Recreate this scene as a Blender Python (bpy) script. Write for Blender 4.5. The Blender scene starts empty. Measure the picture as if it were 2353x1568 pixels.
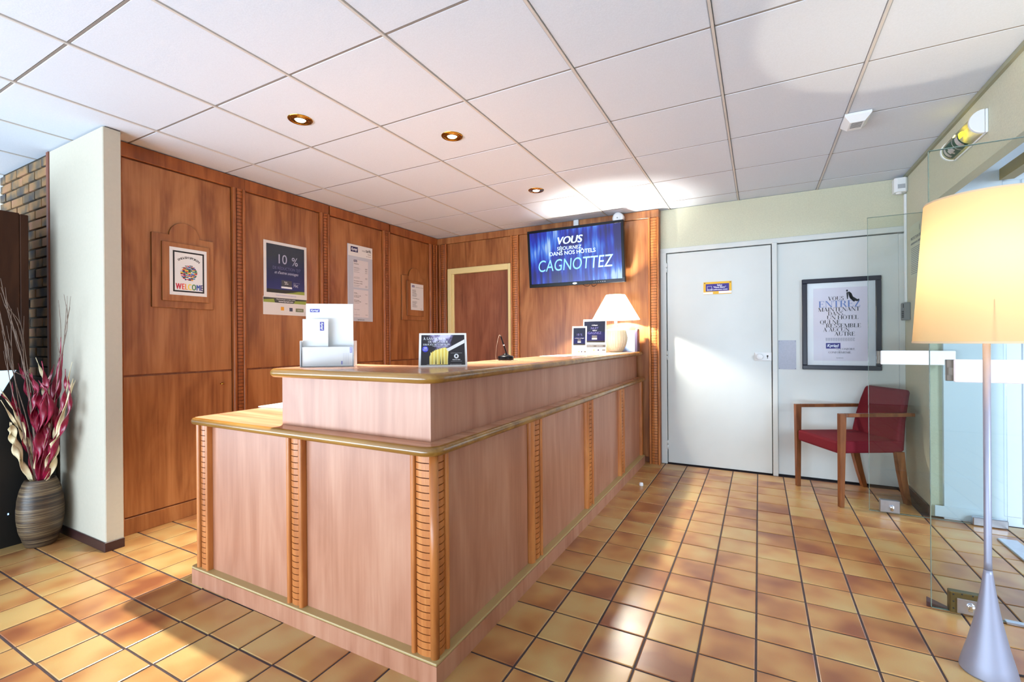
import bpy, math, random
from mathutils import Vector, Matrix
random.seed(11)
SC = bpy.context.scene
COL = SC.collection
V = Vector
PI = math.pi

# ------------------------------------------------------------------ camera
YAW, PITCH, ROLL = 0.490394, -0.0008245, -0.007428
CAMZ = 1.205
cyw, syw = math.cos(YAW), math.sin(YAW)
FW = V((-syw * math.cos(PITCH), cyw * math.cos(PITCH), math.sin(PITCH)))
_r = V((cyw, syw, 0)); _u = _r.cross(FW)
RT = _r * math.cos(ROLL) + _u * math.sin(ROLL)
UP = _u * math.cos(ROLL) - _r * math.sin(ROLL)
cd = bpy.data.cameras.new('camera')
cd.sensor_width = 36.0
cd.lens = 1062.9 / 2353 * 36.0
cd.clip_start = 0.02
cam = bpy.data.objects.new('camera', cd)
cam.matrix_world = Matrix(((RT.x, UP.x, -FW.x, 0), (RT.y, UP.y, -FW.y, 0), (RT.z, UP.z, -FW.z, CAMZ), (0, 0, 0, 1)))
COL.objects.link(cam)
SC.camera = cam

# ------------------------------------------------------------------ light
w = bpy.data.worlds.new('world'); SC.world = w; w.use_nodes = True
w.node_tree.nodes['Background'].inputs[0].default_value = (0.90, 0.93, 1.0, 1)
w.node_tree.nodes['Background'].inputs[1].default_value = 0.5
SC.view_settings.view_transform = 'Standard'
SC.view_settings.look = 'None'
SC.view_settings.gamma = 1.0
SC.view_settings.use_curve_mapping = False
SC.view_settings.exposure = 0.22


def area(name, loc, to, sx, sy, power, col, spread=180):
    l = bpy.data.lights.new(name, 'AREA'); l.shape = 'RECTANGLE'; l.size = sx; l.size_y = sy
    l.energy = power; l.color = col; l.spread = math.radians(spread)
    o = bpy.data.objects.new(name, l); COL.objects.link(o); o.location = loc
    o.rotation_euler = (V(to) - V(loc)).to_track_quat('-Z', 'Y').to_euler()
    return o


# daylight through the window front behind the camera and through the glazed entrance
area('window_daylight', (-5.0, -4.0, 0.70), (-3.9, 2.0, 1.0), 8.0, 1.3, 275, (0.70, 0.87, 1.0))
area('entrance_daylight', (4.2, -0.6, 2.7), (0.9, 3.5, 1.0), 3.0, 3.0, 105, (0.64, 0.81, 1.0), 70)
area('ceiling_fill', (-3.4, -3.4, 0.15), (-2.6, -1.2, 2.4), 9.6, 1.7, 620, (0.65, 0.83, 1.0))  # added upward fill behind the camera, lifts and cools the ceiling

H = 2.468
SPOTS = [(-2.291, 1.757), (-1.663, 2.35), (-1.647, 3.537)]
SPOT_W = 440


# ------------------------------------------------------------------ materials
def lin(c):
    return tuple(((x / 255) / 12.92 if x / 255 <= 0.04045 else ((x / 255 + 0.055) / 1.055) ** 2.4) for x in c)


class NT:
    def __init__(s, name):
        s.m = bpy.data.materials.new(name); s.m.use_nodes = True
        s.t = s.m.node_tree; s.n = s.t.nodes
        s.out = s.n['Material Output']; s.b = s.n['Principled BSDF']

    def add(s, typ, **kw):
        n = s.n.new(typ)
        for k, v in kw.items():
            if k.startswith('i_'):
                n.inputs[k[2:].replace('_', ' ')].default_value = v
            else:
                setattr(n, k, v)
        return n

    def ln(s, a, b):
        s.t.links.new(a, b)

    def ramp(s, fac, stops):
        r = s.add('ShaderNodeValToRGB'); cr = r.color_ramp
        while len(cr.elements) < len(stops):
            cr.elements.new(0.5)
        for e, (p, c) in zip(cr.elements, stops):
            e.position = p; e.color = (*c, 1) if len(c) == 3 else c
        s.ln(fac, r.inputs[0])
        return r.outputs[0]

    def bump(s, h, strength, dist=0.002):
        b = s.add('ShaderNodeBump'); b.inputs['Strength'].default_value = strength; b.inputs['Distance'].default_value = dist
        s.ln(h, b.inputs['Height']); s.ln(b.outputs[0], s.b.inputs['Normal'])


def plain(name, rgb, rough=0.5, metal=0.0, spec=0.5, noise=0.0, nscale=30, bump=0.0, coat=0.0):
    k = NT(name); c = lin(rgb)
    k.b.inputs['Roughness'].default_value = rough
    k.b.inputs['Metallic'].default_value = metal
    k.b.inputs['Specular IOR Level'].default_value = spec
    k.b.inputs['Coat Weight'].default_value = coat
    k.b.inputs['Base Color'].default_value = (*c, 1)
    if noise or bump:
        tc = k.add('ShaderNodeTexCoord')
        nz = k.add('ShaderNodeTexNoise'); nz.inputs['Scale'].default_value = nscale; nz.inputs['Detail'].default_value = 4
        k.ln(tc.outputs['Object'], nz.inputs['Vector'])
        if noise:
            a = tuple(x * (1 - noise) for x in c); b = tuple(min(1, x * (1 + noise)) for x in c)
            k.ln(k.ramp(nz.outputs['Fac'], [(0.3, a), (0.7, b)]), k.b.inputs['Base Color'])
        if bump:
            k.bump(nz.outputs['Fac'], bump)
    return k.m


def emit(name, rgb, strength):
    k = NT(name)
    k.b.inputs['Base Color'].default_value = (*lin(rgb), 1)
    k.b.inputs['Emission Color'].default_value = (*lin(rgb), 1)
    k.b.inputs['Emission Strength'].default_value = strength
    return k.m


def wood(name, dark, mid, light, axis='Z', rough=0.35, spec=0.5, fine=1.0, coat=0.0):
    k = NT(name)
    tc = k.add('ShaderNodeTexCoord')
    oi = k.add('ShaderNodeObjectInfo')
    mp = k.add('ShaderNodeMapping')
    s = {'Z': (6.5, 6.5, 1.15), 'X': (1.15, 6.5, 6.5), 'Y': (6.5, 1.15, 6.5)}[axis]
    mp.inputs['Scale'].default_value = tuple(v * fine for v in s)
    ad = k.add('ShaderNodeVectorMath', operation='ADD')
    sc = k.add('ShaderNodeVectorMath', operation='SCALE'); sc.inputs['Scale'].default_value = 13.7
    cb = k.add('ShaderNodeCombineXYZ')
    for i in range(3):
        k.ln(oi.outputs['Random'], cb.inputs[i])
    k.ln(cb.outputs[0], sc.inputs[0])
    k.ln(tc.outputs['Object'], ad.inputs[0]); k.ln(sc.outputs[0], ad.inputs[1])
    k.ln(ad.outputs[0], mp.inputs['Vector'])
    n1 = k.add('ShaderNodeTexNoise'); n1.inputs['Scale'].default_value = 1.0; n1.inputs['Detail'].default_value = 5
    n1.inputs['Distortion'].default_value = 1.2
    k.ln(mp.outputs[0], n1.inputs['Vector'])
    mp2 = k.add('ShaderNodeMapping'); mp2.inputs['Scale'].default_value = tuple((60 if v > 1.2 else 3) for v in s)
    k.ln(ad.outputs[0], mp2.inputs['Vector'])
    n2 = k.add('ShaderNodeTexNoise'); n2.inputs['Scale'].default_value = 1.0; n2.inputs['Detail'].default_value = 3
    k.ln(mp2.outputs[0], n2.inputs['Vector'])
    mx = k.add('ShaderNodeMix', data_type='FLOAT'); mx.inputs['Factor'].default_value = 0.28
    k.ln(n1.outputs['Fac'], mx.inputs['A']); k.ln(n2.outputs['Fac'], mx.inputs['B'])
    k.ln(k.ramp(mx.outputs['Result'], [(0.36, lin(dark)), (0.5, lin(mid)), (0.63, lin(light))]), k.b.inputs['Base Color'])
    k.b.inputs['Roughness'].default_value = rough
    k.b.inputs['Specular IOR Level'].default_value = spec
    k.b.inputs['Coat Weight'].default_value = coat
    k.b.inputs['Coat Roughness'].default_value = 0.28
    k.bump(n2.outputs['Fac'], 0.06, 0.001)
    return k.m


def glass(name, tint, ior=1.45, rough=0.0):
    k = NT(name)
    fr = k.add('ShaderNodeFresnel'); fr.inputs['IOR'].default_value = ior
    tr = k.add('ShaderNodeBsdfTransparent'); tr.inputs[0].default_value = (*tint, 1)
    gl = k.add('ShaderNodeBsdfGlossy'); gl.inputs['Roughness'].default_value = rough
    mx = k.add('ShaderNodeMixShader')
    k.ln(fr.outputs[0], mx.inputs[0]); k.ln(tr.outputs[0], mx.inputs[1]); k.ln(gl.outputs[0], mx.inputs[2])
    k.ln(mx.outputs[0], k.out.inputs['Surface'])
    return k.m


def shade_cloth(name, rgb, fac):
    k = NT(name)
    d = k.add('ShaderNodeBsdfDiffuse'); d.inputs[0].default_value = (*lin(rgb), 1)
    t = k.add('ShaderNodeBsdfTranslucent'); t.inputs[0].default_value = (*lin(rgb), 1)
    mx = k.add('ShaderNodeMixShader'); mx.inputs[0].default_value = fac
    k.ln(d.outputs[0], mx.inputs[1]); k.ln(t.outputs[0], mx.inputs[2]); k.ln(mx.outputs[0], k.out.inputs['Surface'])
    return k.m


def tile_mat():
    k = NT('flashed_terracotta')
    oi = k.add('ShaderNodeObjectInfo'); ge = k.add('ShaderNodeNewGeometry')
    cb = k.add('ShaderNodeCombineXYZ'); k.ln(oi.outputs['Random'], cb.inputs[0]); k.ln(ge.outputs['Random Per Island'], cb.inputs[1])
    wn = k.add('ShaderNodeTexWhiteNoise'); wn.noise_dimensions = '3D'; k.ln(cb.outputs[0], wn.inputs['Vector'])
    nz = k.add('ShaderNodeTexNoise'); nz.inputs['Scale'].default_value = 5.5; nz.inputs['Detail'].default_value = 1.5
    tc = k.add('ShaderNodeTexCoord')
    ad = k.add('ShaderNodeVectorMath', operation='MULTIPLY_ADD'); ad.inputs[1].default_value = (37, 41, 29)
    k.ln(wn.outputs['Color'], ad.inputs[0]); k.ln(tc.outputs['Object'], ad.inputs[2])
    k.ln(ad.outputs[0], nz.inputs['Vector'])
    sub = k.add('ShaderNodeMath', operation='MULTIPLY_ADD'); sub.inputs[1].default_value = 0.42; 
    k.ln(wn.outputs['Value'], sub.inputs[0]); 
    m2 = k.add('ShaderNodeMath', operation='MULTIPLY_ADD'); m2.inputs[1].default_value = 1.3; m2.inputs[2].default_value = -0.36
    k.ln(nz.outputs['Fac'], m2.inputs[0]); k.ln(m2.outputs[0], sub.inputs[2])
    col = k.ramp(sub.outputs[0], TILE_RAMP)
    sp = k.add('ShaderNodeTexNoise'); sp.inputs['Scale'].default_value = 400; sp.inputs['Detail'].default_value = 2
    k.ln(tc.outputs['Object'], sp.inputs['Vector'])
    mm = k.add('ShaderNodeMix', data_type='RGBA', blend_type='MULTIPLY'); mm.inputs['Factor'].default_value = 0.25
    k.ln(col, mm.inputs['A']); k.ln(sp.outputs['Color'], mm.inputs['B'])
    k.ln(mm.outputs['Result'], k.b.inputs['Base Color'])
    k.b.inputs['Roughness'].default_value = 0.28
    k.b.inputs['Specular IOR Level'].default_value = 0.6
    n3 = k.add('ShaderNodeTexNoise'); n3.inputs['Scale'].default_value = 14
    k.ln(tc.outputs['Object'], n3.inputs['Vector'])
    k.bump(n3.outputs['Fac'], 0.10, 0.003)
    return k.m


TILE_RAMP = [(0.12, lin((146, 88, 58))), (0.36, lin((178, 122, 74))), (0.55, lin((194, 146, 90))), (0.85, lin((200, 168, 110)))]
M = {}
M['tile'] = tile_mat()
M['grout'] = plain('grout', (70, 56, 58), 0.8, noise=0.2)
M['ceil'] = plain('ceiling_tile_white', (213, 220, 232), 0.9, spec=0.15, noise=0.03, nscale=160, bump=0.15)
M['cbar'] = plain('ceiling_grid_paint', (206, 200, 195), 0.6)
M['xbar'] = plain('ceiling_cross_joint', (138, 130, 124), 0.7)
M['plaster'] = plain('cream_textured_plaster', (200, 198, 176), 0.85, spec=0.2, noise=0.05, nscale=120, bump=0.6)
M['column'] = plain('off_white_paint', (190, 182, 166), 0.75, spec=0.2, noise=0.02, nscale=60, bump=0.2)
M['white'] = plain('white_gloss_paint', (206, 208, 206), 0.28, spec=0.5, noise=0.015, nscale=6)
M['vest'] = plain('entrance_white_panel', (216, 224, 236), 0.35, spec=0.4)
M['lam'] = wood('pearwood_laminate_shaded', (130, 75, 41), (160, 101, 58), (179, 121, 74), rough=0.31, spec=0.5)  # darker copy of the counter laminate, dimmer light put into its colour
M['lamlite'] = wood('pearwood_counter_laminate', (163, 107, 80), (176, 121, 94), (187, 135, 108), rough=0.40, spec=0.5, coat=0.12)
M['lamside'] = M['lamlite']
M['lamtop'] = wood('pearwood_worktop_laminate', (166, 112, 84), (190, 138, 106), (204, 156, 124), axis='X', rough=0.22, spec=0.55)
M['nose'] = wood('golden_varnished_nosing', (116, 77, 27), (140, 97, 38), (158, 115, 52), axis='X', rough=0.22, spec=0.6, coat=0.4)
M['pil'] = wood('orange_varnished_beech', (162, 92, 42), (184, 110, 54), (200, 128, 68), rough=0.35, fine=1.6)
M['pild'] = wood('brown_varnished_beech', (130, 68, 30), (150, 84, 40), (168, 98, 50), rough=0.35, fine=1.6)
M['groove'] = plain('dark_groove', (74, 40, 30), 0.8)
M['edge'] = plain('shaded_plaque_side', (112, 66, 22), 0.4)  # plaque side shading put into a darker golden brown
M['doorb'] = wood('brown_door_laminate', (120, 66, 42), (142, 84, 56), (156, 98, 68), rough=0.4)
M['cream'] = plain('cream_frame_paint', (232, 212, 150), 0.45)
M['brown'] = plain('dark_brown_skirting', (58, 34, 34), 0.35)
M['trim'] = plain('brown_edge_trim', (120, 66, 48), 0.5)
M['kiosk'] = wood('dark_wenge_board', (44, 24, 14), (54, 29, 16), (62, 35, 20), rough=0.6, spec=0.15)
M['black'] = plain('gloss_black', (8, 8, 14), 0.3, spec=0.22)
M['mortar'] = plain('dark_mortar', (46, 40, 30), 0.95)
M['paper'] = plain('white_paper', (236, 236, 236), 0.6, spec=0.3)
M['paperw'] = plain('ivory_paper', (228, 226, 224), 0.6, spec=0.3)
M['ink'] = plain('black_ink', (22, 22, 26), 0.7)
M['inkg'] = plain('grey_ink', (110, 110, 120), 0.7)
M['inkb'] = plain('steel_blue_ink', (110, 132, 186), 0.7)
M['logo'] = plain('indigo_logo', (42, 34, 122), 0.5)
M['inkw'] = plain('white_ink', (240, 240, 246), 0.5)
M['inkl'] = plain('lavender_ink', (150, 150, 215), 0.5)
M['night'] = plain('night_print', (24, 27, 48), 0.25)
M['navy'] = plain('navy_print', (20, 20, 74), 0.25)
M['frame'] = plain('blue_black_frame', (26, 26, 44), 0.3)
M['steel'] = plain('brushed_steel', (190, 194, 205), 0.3, metal=1.0, noise=0.05, nscale=40)
M['alu'] = plain('satin_aluminium', (150, 151, 168), 0.5, metal=0.5, noise=0.02, nscale=8)
M['brass'] = plain('polished_brass', (196, 148, 64), 0.15, metal=1.0)
M['bronze'] = plain('bronze_plate', (110, 96, 60), 0.35, metal=0.8)
M['plastic'] = plain('white_plastic', (232, 232, 234), 0.4)
M['greyp'] = plain('grey_plastic', (120, 122, 124), 0.5)
M['red'] = plain('crimson_fabric', (104, 13, 28), 0.8, spec=0.25, noise=0.12, nscale=260, bump=0.25)
M['chairwood'] = wood('chair_beech', (100, 54, 26), (118, 67, 34), (136, 80, 42), rough=0.35, fine=2)
M['glass'] = glass('door_glass', (0.945, 0.968, 0.955))
M['gedge'] = plain('green_glass_edge', (112, 130, 120), 0.1, spec=0.8)
M['clear'] = glass('clear_acrylic', (0.99, 0.992, 0.995), 1.2)
M['shade_t'] = shade_cloth('table_shade_cloth', (250, 240, 214), 0.55)
M['shade_f'] = shade_cloth('floor_shade_cloth', (192, 166, 126), 0.19)
M['bulb'] = emit('lit_bulb', (255, 240, 205), 26)
M['ceramic'] = plain('cream_ceramic', (238, 230, 206), 0.3)


# ------------------------------------------------------------------ mesh building
FONT = None
_tc = {}


def text_geo(s):
    if s in _tc:
        return _tc[s]
    c = bpy.data.curves.new('lettering_curve', 'FONT'); c.body = s; c.size = 1.0; c.resolution_u = 3 if len(s) > 12 else 5
    o = bpy.data.objects.new('lettering_tmp', c); COL.objects.link(o)
    dg = bpy.context.evaluated_depsgraph_get()
    me = bpy.data.meshes.new_from_object(o.evaluated_get(dg))
    vs = [(v.co.x, v.co.y) for v in me.vertices]; fs = [tuple(p.vertices) for p in me.polygons]
    bpy.data.meshes.remove(me); bpy.data.objects.remove(o); bpy.data.curves.remove(c)
    w_ = max((x for x, y in vs), default=0.5)
    _tc[s] = (vs, fs, w_)
    return _tc[s]


class MB:
    def __init__(s):
        s.v = []; s.f = []; s.mi = []; s.sm = []

    def add(s, vs, fs, mi=0, sm=False):
        b = len(s.v); s.v += [V(p) for p in vs]
        for f in fs:
            s.f.append(tuple(i + b for i in f)); s.mi.append(mi); s.sm.append(sm)
        return s

    def box(s, x0, x1, y0, y1, z0, z1, mi=0, ch=0.0):
        if x0 > x1: x0, x1 = x1, x0
        if y0 > y1: y0, y1 = y1, y0
        if z0 > z1: z0, z1 = z1, z0
        if ch <= 0:
            vs = [(x, y, z) for z in (z0, z1) for y in (y0, y1) for x in (x0, x1)]
            return s.add(vs, [(0, 2, 3, 1), (4, 5, 7, 6), (0, 1, 5, 4), (2, 6, 7, 3), (0, 4, 6, 2), (1, 3, 7, 5)], mi)
        c = min(ch, (x1 - x0) * .45, (y1 - y0) * .45, (z1 - z0) * .45)
        vs = []; idx = {}
        for ix, X in enumerate((x0, x1)):
            for iy, Y in enumerate((y0, y1)):
                for iz, Z in enumerate((z0, z1)):
                    sx, sy, sz = (1, -1)[ix], (1, -1)[iy], (1, -1)[iz]
                    for a in range(3):
                        p = [X + sx * c, Y + sy * c, Z + sz * c]; p[a] = (X, Y, Z)[a]
                        idx[(ix, iy, iz, a)] = len(vs); vs.append(tuple(p))
        fs = []
        for a in range(3):
            b, d = [(1, 2), (2, 0), (0, 1)][a]
            for e in (0, 1):
                q = []
                for (i, j) in ((0, 0), (1, 0), (1, 1), (0, 1)):
                    k = [0, 0, 0]; k[a] = e; k[b] = i; k[d] = j
                    q.append(idx[(*k, a)])
                fs.append(tuple(q if e else q[::-1]))
        for a in range(3):
            b, d = [(1, 2), (2, 0), (0, 1)][a]
            for i in (0, 1):
                for j in (0, 1):
                    k0 = [0, 0, 0]; k0[b] = i; k0[d] = j; k1 = list(k0); k0[a] = 0; k1[a] = 1
                    q = [idx[(*k0, b)], idx[(*k1, b)], idx[(*k1, d)], idx[(*k0, d)]]
                    fs.append(tuple(q if (i ^ j) else q[::-1]))
        for ix in (0, 1):
            for iy in (0, 1):
                for iz in (0, 1):
                    q = [idx[(ix, iy, iz, a)] for a in range(3)]
                    fs.append(tuple(q if (ix + iy + iz) % 2 else q[::-1]))
        return s.add(vs, fs, mi)

    def quad(s, a, b, c, d, mi=0):
        return s.add([a, b, c, d], [(0, 1, 2, 3)], mi)

    def prism(s, poly, axis, a0, a1, mi=0, smi=None, sm=False):
        """poly: 2D points extruded along an axis: Z -> (x,y), X -> (y,z), Y -> (x,z)"""
        def P3(p, a):
            return {'Z': (p[0], p[1], a), 'X': (a, p[0], p[1]), 'Y': (p[0], a, p[1])}[axis]
        n = len(poly)
        ar = sum(poly[i][0] * poly[(i + 1) % n][1] - poly[(i + 1) % n][0] * poly[i][1] for i in range(n))
        if ar < 0: poly = poly[::-1]
        flip = (axis == 'Y')
        lo, hi = min(a0, a1), max(a0, a1)
        vs = [P3(p, lo) for p in poly] + [P3(p, hi) for p in poly]
        caps = [tuple(range(n))[::-1], tuple(range(n, 2 * n))]
        side = [(i, (i + 1) % n, n + (i + 1) % n, n + i) for i in range(n)]
        if flip:
            caps = [c[::-1] for c in caps]; side = [c[::-1] for c in side]
        s.add(vs, caps, mi); b = len(s.v) - 2 * n
        for f in side:
            s.f.append(tuple(i + b for i in f)); s.mi.append(mi if smi is None else smi); s.sm.append(sm)
        return s

    def lathe(s, prof, c=(0, 0, 0), n=32, mi=0, ax=(0, 0, 1), sm=True, cap=True, a0=0, a1=2 * PI):
        ax = V(ax).normalized()
        e1 = ax.orthogonal().normalized() if abs(ax.z) < 0.999 else V((1, 0, 0)); e2 = ax.cross(e1)
        full = abs(a1 - a0 - 2 * PI) < 1e-6
        m = n if full else n + 1
        vs = []
        for r, z in prof:
            for k in range(m):
                a = a0 + (a1 - a0) * k / n
                vs.append(V(c) + ax * z + (e1 * math.cos(a) + e2 * math.sin(a)) * r)
        fs = []
        for i in range(len(prof) - 1):
            for k in range(n):
                k2 = (k + 1) % m
                fs.append((i * m + k, i * m + k2, (i + 1) * m + k2, (i + 1) * m + k))
        s.add(vs, fs, mi, sm)
        if cap and full:
            b = len(s.v) - len(vs)
            if prof[0][0] > 1e-6:
                s.f.append(tuple(b + k for k in range(m))[::-1]); s.mi.append(mi); s.sm.append(False)
            if prof[-1][0] > 1e-6:
                s.f.append(tuple(b + (len(prof) - 1) * m + k for k in range(m))); s.mi.append(mi); s.sm.append(False)
        return s

    def tube(s, pts, r, n=8, mi=0, r1=None):
        pts = [V(p) for p in pts]; L = len(pts); vs = []; fs = []
        pn = None
        for i, p in enumerate(pts):
            t = (pts[min(i + 1, L - 1)] - pts[max(i - 1, 0)]).normalized()
            pn = t.orthogonal().normalized() if pn is None else (pn - t * pn.dot(t)).normalized()
            q = t.cross(pn)
            rr = r if r1 is None else r + (r1 - r) * i / (L - 1)
            for k in range(n):
                a = 2 * PI * k / n
                vs.append(p + (pn * math.cos(a) + q * math.sin(a)) * rr)
        for i in range(L - 1):
            for k in range(n):
                k2 = (k + 1) % n
                fs.append((i * n + k, i * n + k2, (i + 1) * n + k2, (i + 1) * n + k))
        fs.append(tuple(range(n))[::-1]); fs.append(tuple((L - 1) * n + k for k in range(n)))
        return s.add(vs, fs, mi, True)

    def text(s, txt, size, o, right, up, align='L', mi=0, slant=0.0, wide=1.0, bold=0.0, width=None):
        vs, fs, w_ = text_geo(txt)
        right, up, o = V(right), V(up), V(o)
        if width is not None:
            wide = width / (w_ * size)
        off = {'L': 0, 'C': -w_ / 2, 'R': -w_}[align]
        nr = right.cross(up)
        reps = [0.0] if bold <= 0 else [-bold, 0.0, bold]
        for j, bo in enumerate(reps):
            s.add([o + right * ((x + off) * wide + slant * y + bo) * size + up * y * size + nr * (0.00004 * j) for x, y in vs], fs, mi)
        return s

    def disc(s, c, right, up, r, n=24, mi=0, ry=None):
        ry = r if ry is None else ry
        c, right, up = V(c), V(right), V(up)
        return s.add([c + right * math.cos(2 * PI * k / n) * r + up * math.sin(2 * PI * k / n) * ry for k in range(n)], [tuple(range(n))], mi)

    def poly(s, pts, mi=0):
        return s.add(pts, [tuple(range(len(pts)))], mi)

    def build(s, name, mats, parent=None, world=True, bevel=0.0, smooth_angle=None, origin=None):
        if not isinstance(mats, (list, tuple)): mats = [mats]
        off = V((0, 0, 0))
        o_loc = V((0, 0, 0))
        if parent is None:
            if origin is None:
                xs = [p.x for p in s.v]; ys = [p.y for p in s.v]; zs = [p.z for p in s.v]
                origin = ((min(xs) + max(xs)) / 2, (min(ys) + max(ys)) / 2, min(zs))
            o_loc = V(origin); off = o_loc
        elif world:
            q = parent
            while q is not None:
                off = off + q.location; q = q.parent
        me = bpy.data.meshes.new(name)
        me.from_pydata([tuple(p - off) for p in s.v], [], s.f)
        for m in mats: me.materials.append(m)
        me.polygons.foreach_set('material_index', s.mi)
        me.polygons.foreach_set('use_smooth', [True] * len(s.sm) if smooth_angle else s.sm)
        if smooth_angle: me.set_sharp_from_angle(angle=math.radians(smooth_angle))
        me.update()
        o = bpy.data.objects.new(name, me); COL.objects.link(o)
        o.location = o_loc
        if parent is not None: o.parent = parent
        if bevel > 0:
            md = o.modifiers.new('bevel', 'BEVEL'); md.width = bevel; md.segments = 2; md.limit_method = 'ANGLE'; md.angle_limit = 0.6
        return o


def thing(name, label, cat, loc, rz=0.0, group=None):
    o = bpy.data.objects.new(name, None); COL.objects.link(o)
    o.empty_display_size = 0.05
    o.location = loc; o.rotation_euler = (0, 0, rz)
    o['label'] = label; o['category'] = cat
    if group: o['group'] = group
    return o


def tag(o, label, cat, group=None):
    o['label'] = label; o['category'] = cat
    if group: o['group'] = group
    return o


def struct(o):
    o['kind'] = 'structure'; return o


def rbox(m, *a, mats=None):
    pass


def arc(cx, cy, r, a0, a1, n):
    return [(cx + r * math.cos(math.radians(a0 + (a1 - a0) * i / n)), cy + r * math.sin(math.radians(a0 + (a1 - a0) * i / n))) for i in range(n + 1)]


RX, RZ, RY = V((1, 0, 0)), V((0, 0, 1)), V((0, 1, 0))

# ------------------------------------------------------------------ floor
floor = struct(MB().box(-8, 3.2, -2.6, 5.0, -0.12, -0.0035).build('floor', M['grout'], origin=(0, 0, 0)))
TP = 0.19739


def lines_x():
    L = [-0.807 + TP * k for k in range(0, 21)]
    st = (-0.807 + 3.4225) / 13
    L += [-0.807 - st * k for k in range(1, 14)]
    L += [-3.4225 - TP * k for k in range(1, 24)]
    return sorted(L)


def row_y(k, x):
    t = min(1, max(0, (-1.0 - x) / 1.5))
    return 1.70077 + TP * k - 0.0294 * t


def inview(p):
    d = V(p) - V((0, 0, CAMZ)); z = d.dot(FW)
    if z < 0.2: return None
    x = d.dot(RT) / z; y = d.dot(UP) / z
    return z if abs(x) < 1.16 and abs(y) < 0.80 else None


def tile_geo(w_, d_, g=0.0042):
    a, b = w_ / 2 - g, d_ / 2 - g
    i = 0.003
    vs = [(-a, -b, -0.006), (a, -b, -0.006), (a, b, -0.006), (-a, b, -0.006), (-a, -b, -0.0016), (a, -b, -0.0016), (a, b, -0.0016), (-a, b, -0.0016),
          (-a + i, -b + i, 0), (a - i, -b + i, 0), (a - i, b - i, 0), (-a + i, b - i, 0)]
    fs = [(8, 9, 10, 11)]
    for o in (0, 4):
        for k in range(4):
            k2 = (k + 1) % 4
            fs.append((o + k, o + k2, o + 4 + k2, o + 4 + k))
    return vs, fs


xs = lines_x(); tiles = []
for i in range(len(xs) - 1):
    xc = (xs[i] + xs[i + 1]) / 2
    for k in range(-21, 16):
        y0, y1 = row_y(k, xc), row_y(k + 1, xc)
        yc = (y0 + y1) / 2
        if yc > 4.72 or (xc > 1.02 and yc > 4.06): continue
        vis = inview((xc, yc, 0))
        hid = (-2.45 < xc < -1.06 and yc > 1.36) or (xc < -3.45 and yc > 1.3) or (xc < -3.4 and yc > 1.26) or (xc < -3.96 and yc > 0.5)
        dist = vis if (vis and not hid) else 1e9
        tiles.append((dist, xc, yc, xs[i + 1] - xs[i], y1 - y0))
tiles.sort()
_shared = {}
restmb = MB()
for n, (dist, xc, yc, w_, d_) in enumerate(tiles):
    z = random.uniform(-0.0005, 0.0004)
    if n < 300 and dist < 1e8:
        key = round(w_, 4)
        if key not in _shared:
            vs, fs = tile_geo(w_, d_)
            o = MB().add(vs, fs).build('tile', M['tile'], floor, world=False)
            _shared[key] = o.data
        else:
            o = bpy.data.objects.new('tile', _shared[key]); COL.objects.link(o); o.parent = floor
        o.location = (xc, yc, z)
    else:
        vs, fs = tile_geo(w_, d_)
        restmb.add([(x + xc, y + yc, q + z) for x, y, q in vs], fs)
rest = restmb.build('tile_field', M['tile'], floor, world=False)
rest['kind'] = 'stuff'

# ------------------------------------------------------------------ ceiling
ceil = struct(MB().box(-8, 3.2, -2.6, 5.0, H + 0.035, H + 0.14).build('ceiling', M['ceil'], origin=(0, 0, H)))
cx_l = [-0.1576 + 0.6 * i for i in range(-13, 3)]
cy_l = [4.4421 + 0.6 * j for j in range(-11, 2)]
_ct = None
for i in range(len(cx_l) - 1):
    for j in range(len(cy_l) - 1):
        xc, yc = cx_l[i] + 0.3, cy_l[j] + 0.3
        if _ct is None:
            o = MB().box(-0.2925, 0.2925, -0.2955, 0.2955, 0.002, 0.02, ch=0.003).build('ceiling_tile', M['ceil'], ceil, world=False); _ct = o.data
        else:
            o = bpy.data.objects.new('ceiling_tile', _ct); COL.objects.link(o); o.parent = ceil
        o.location = (xc, yc, random.uniform(0, 0.0015))
        o.rotation_euler = (random.uniform(-.0012, .0012), random.uniform(-.0012, .0012), 0)
for x in cx_l:
    if x < 1.0:
        MB().box(x - 0.0055, x + 0.0055, -2.6, 4.72, H - 0.002, H + 0.012).build('ceiling_runner', M['cbar'], ceil)
for y in cy_l[:-1]:
    for i in range(len(cx_l) - 1):
        MB().box(cx_l[i] + 0.006, cx_l[i + 1] - 0.006, y - 0.004, y + 0.004, H + 0.0035, H + 0.010).build('cross_bar', M['xbar'], ceil)

# ------------------------------------------------------------------ walls
XR, YB, YW = 1.02, 4.69, 4.61
wall_left = struct(MB().box(-4.083, -3.335, 1.247, 1.335, 0, H - 0.004, ch=0.004).build('wall_left', M['column']))
struct(MB().box(-4.06, -3.345, 1.262, 1.335, H - 0.012, H + 0.003).build('shadow_gap_strip', M['brown']))  # dark strip standing in for the recess shadow above the partition
struct(MB().box(-4.117, -4.083, 1.240, 1.335, 0, H - 0.004, ch=0.003).build('trim_2', M['trim']))
bl = struct(MB().box(-4.08, -3.33, 1.239, 1.247, 0, 0.055, ch=0.002).box(-3.335, -3.327, 1.239, 1.335, 0, 0.055, ch=0.002).build('baseboard_left', M['brown']))
struct(MB().box(-8, -4.985, 1.40, 1.48, 0, H).build('wall_left.001', M['column']))
# brick wall
bw = struct(MB().box(-4.965, -4.117, 1.262, 1.335, 0, H - 0.002).build('wall_brick', M['mortar']))


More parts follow.
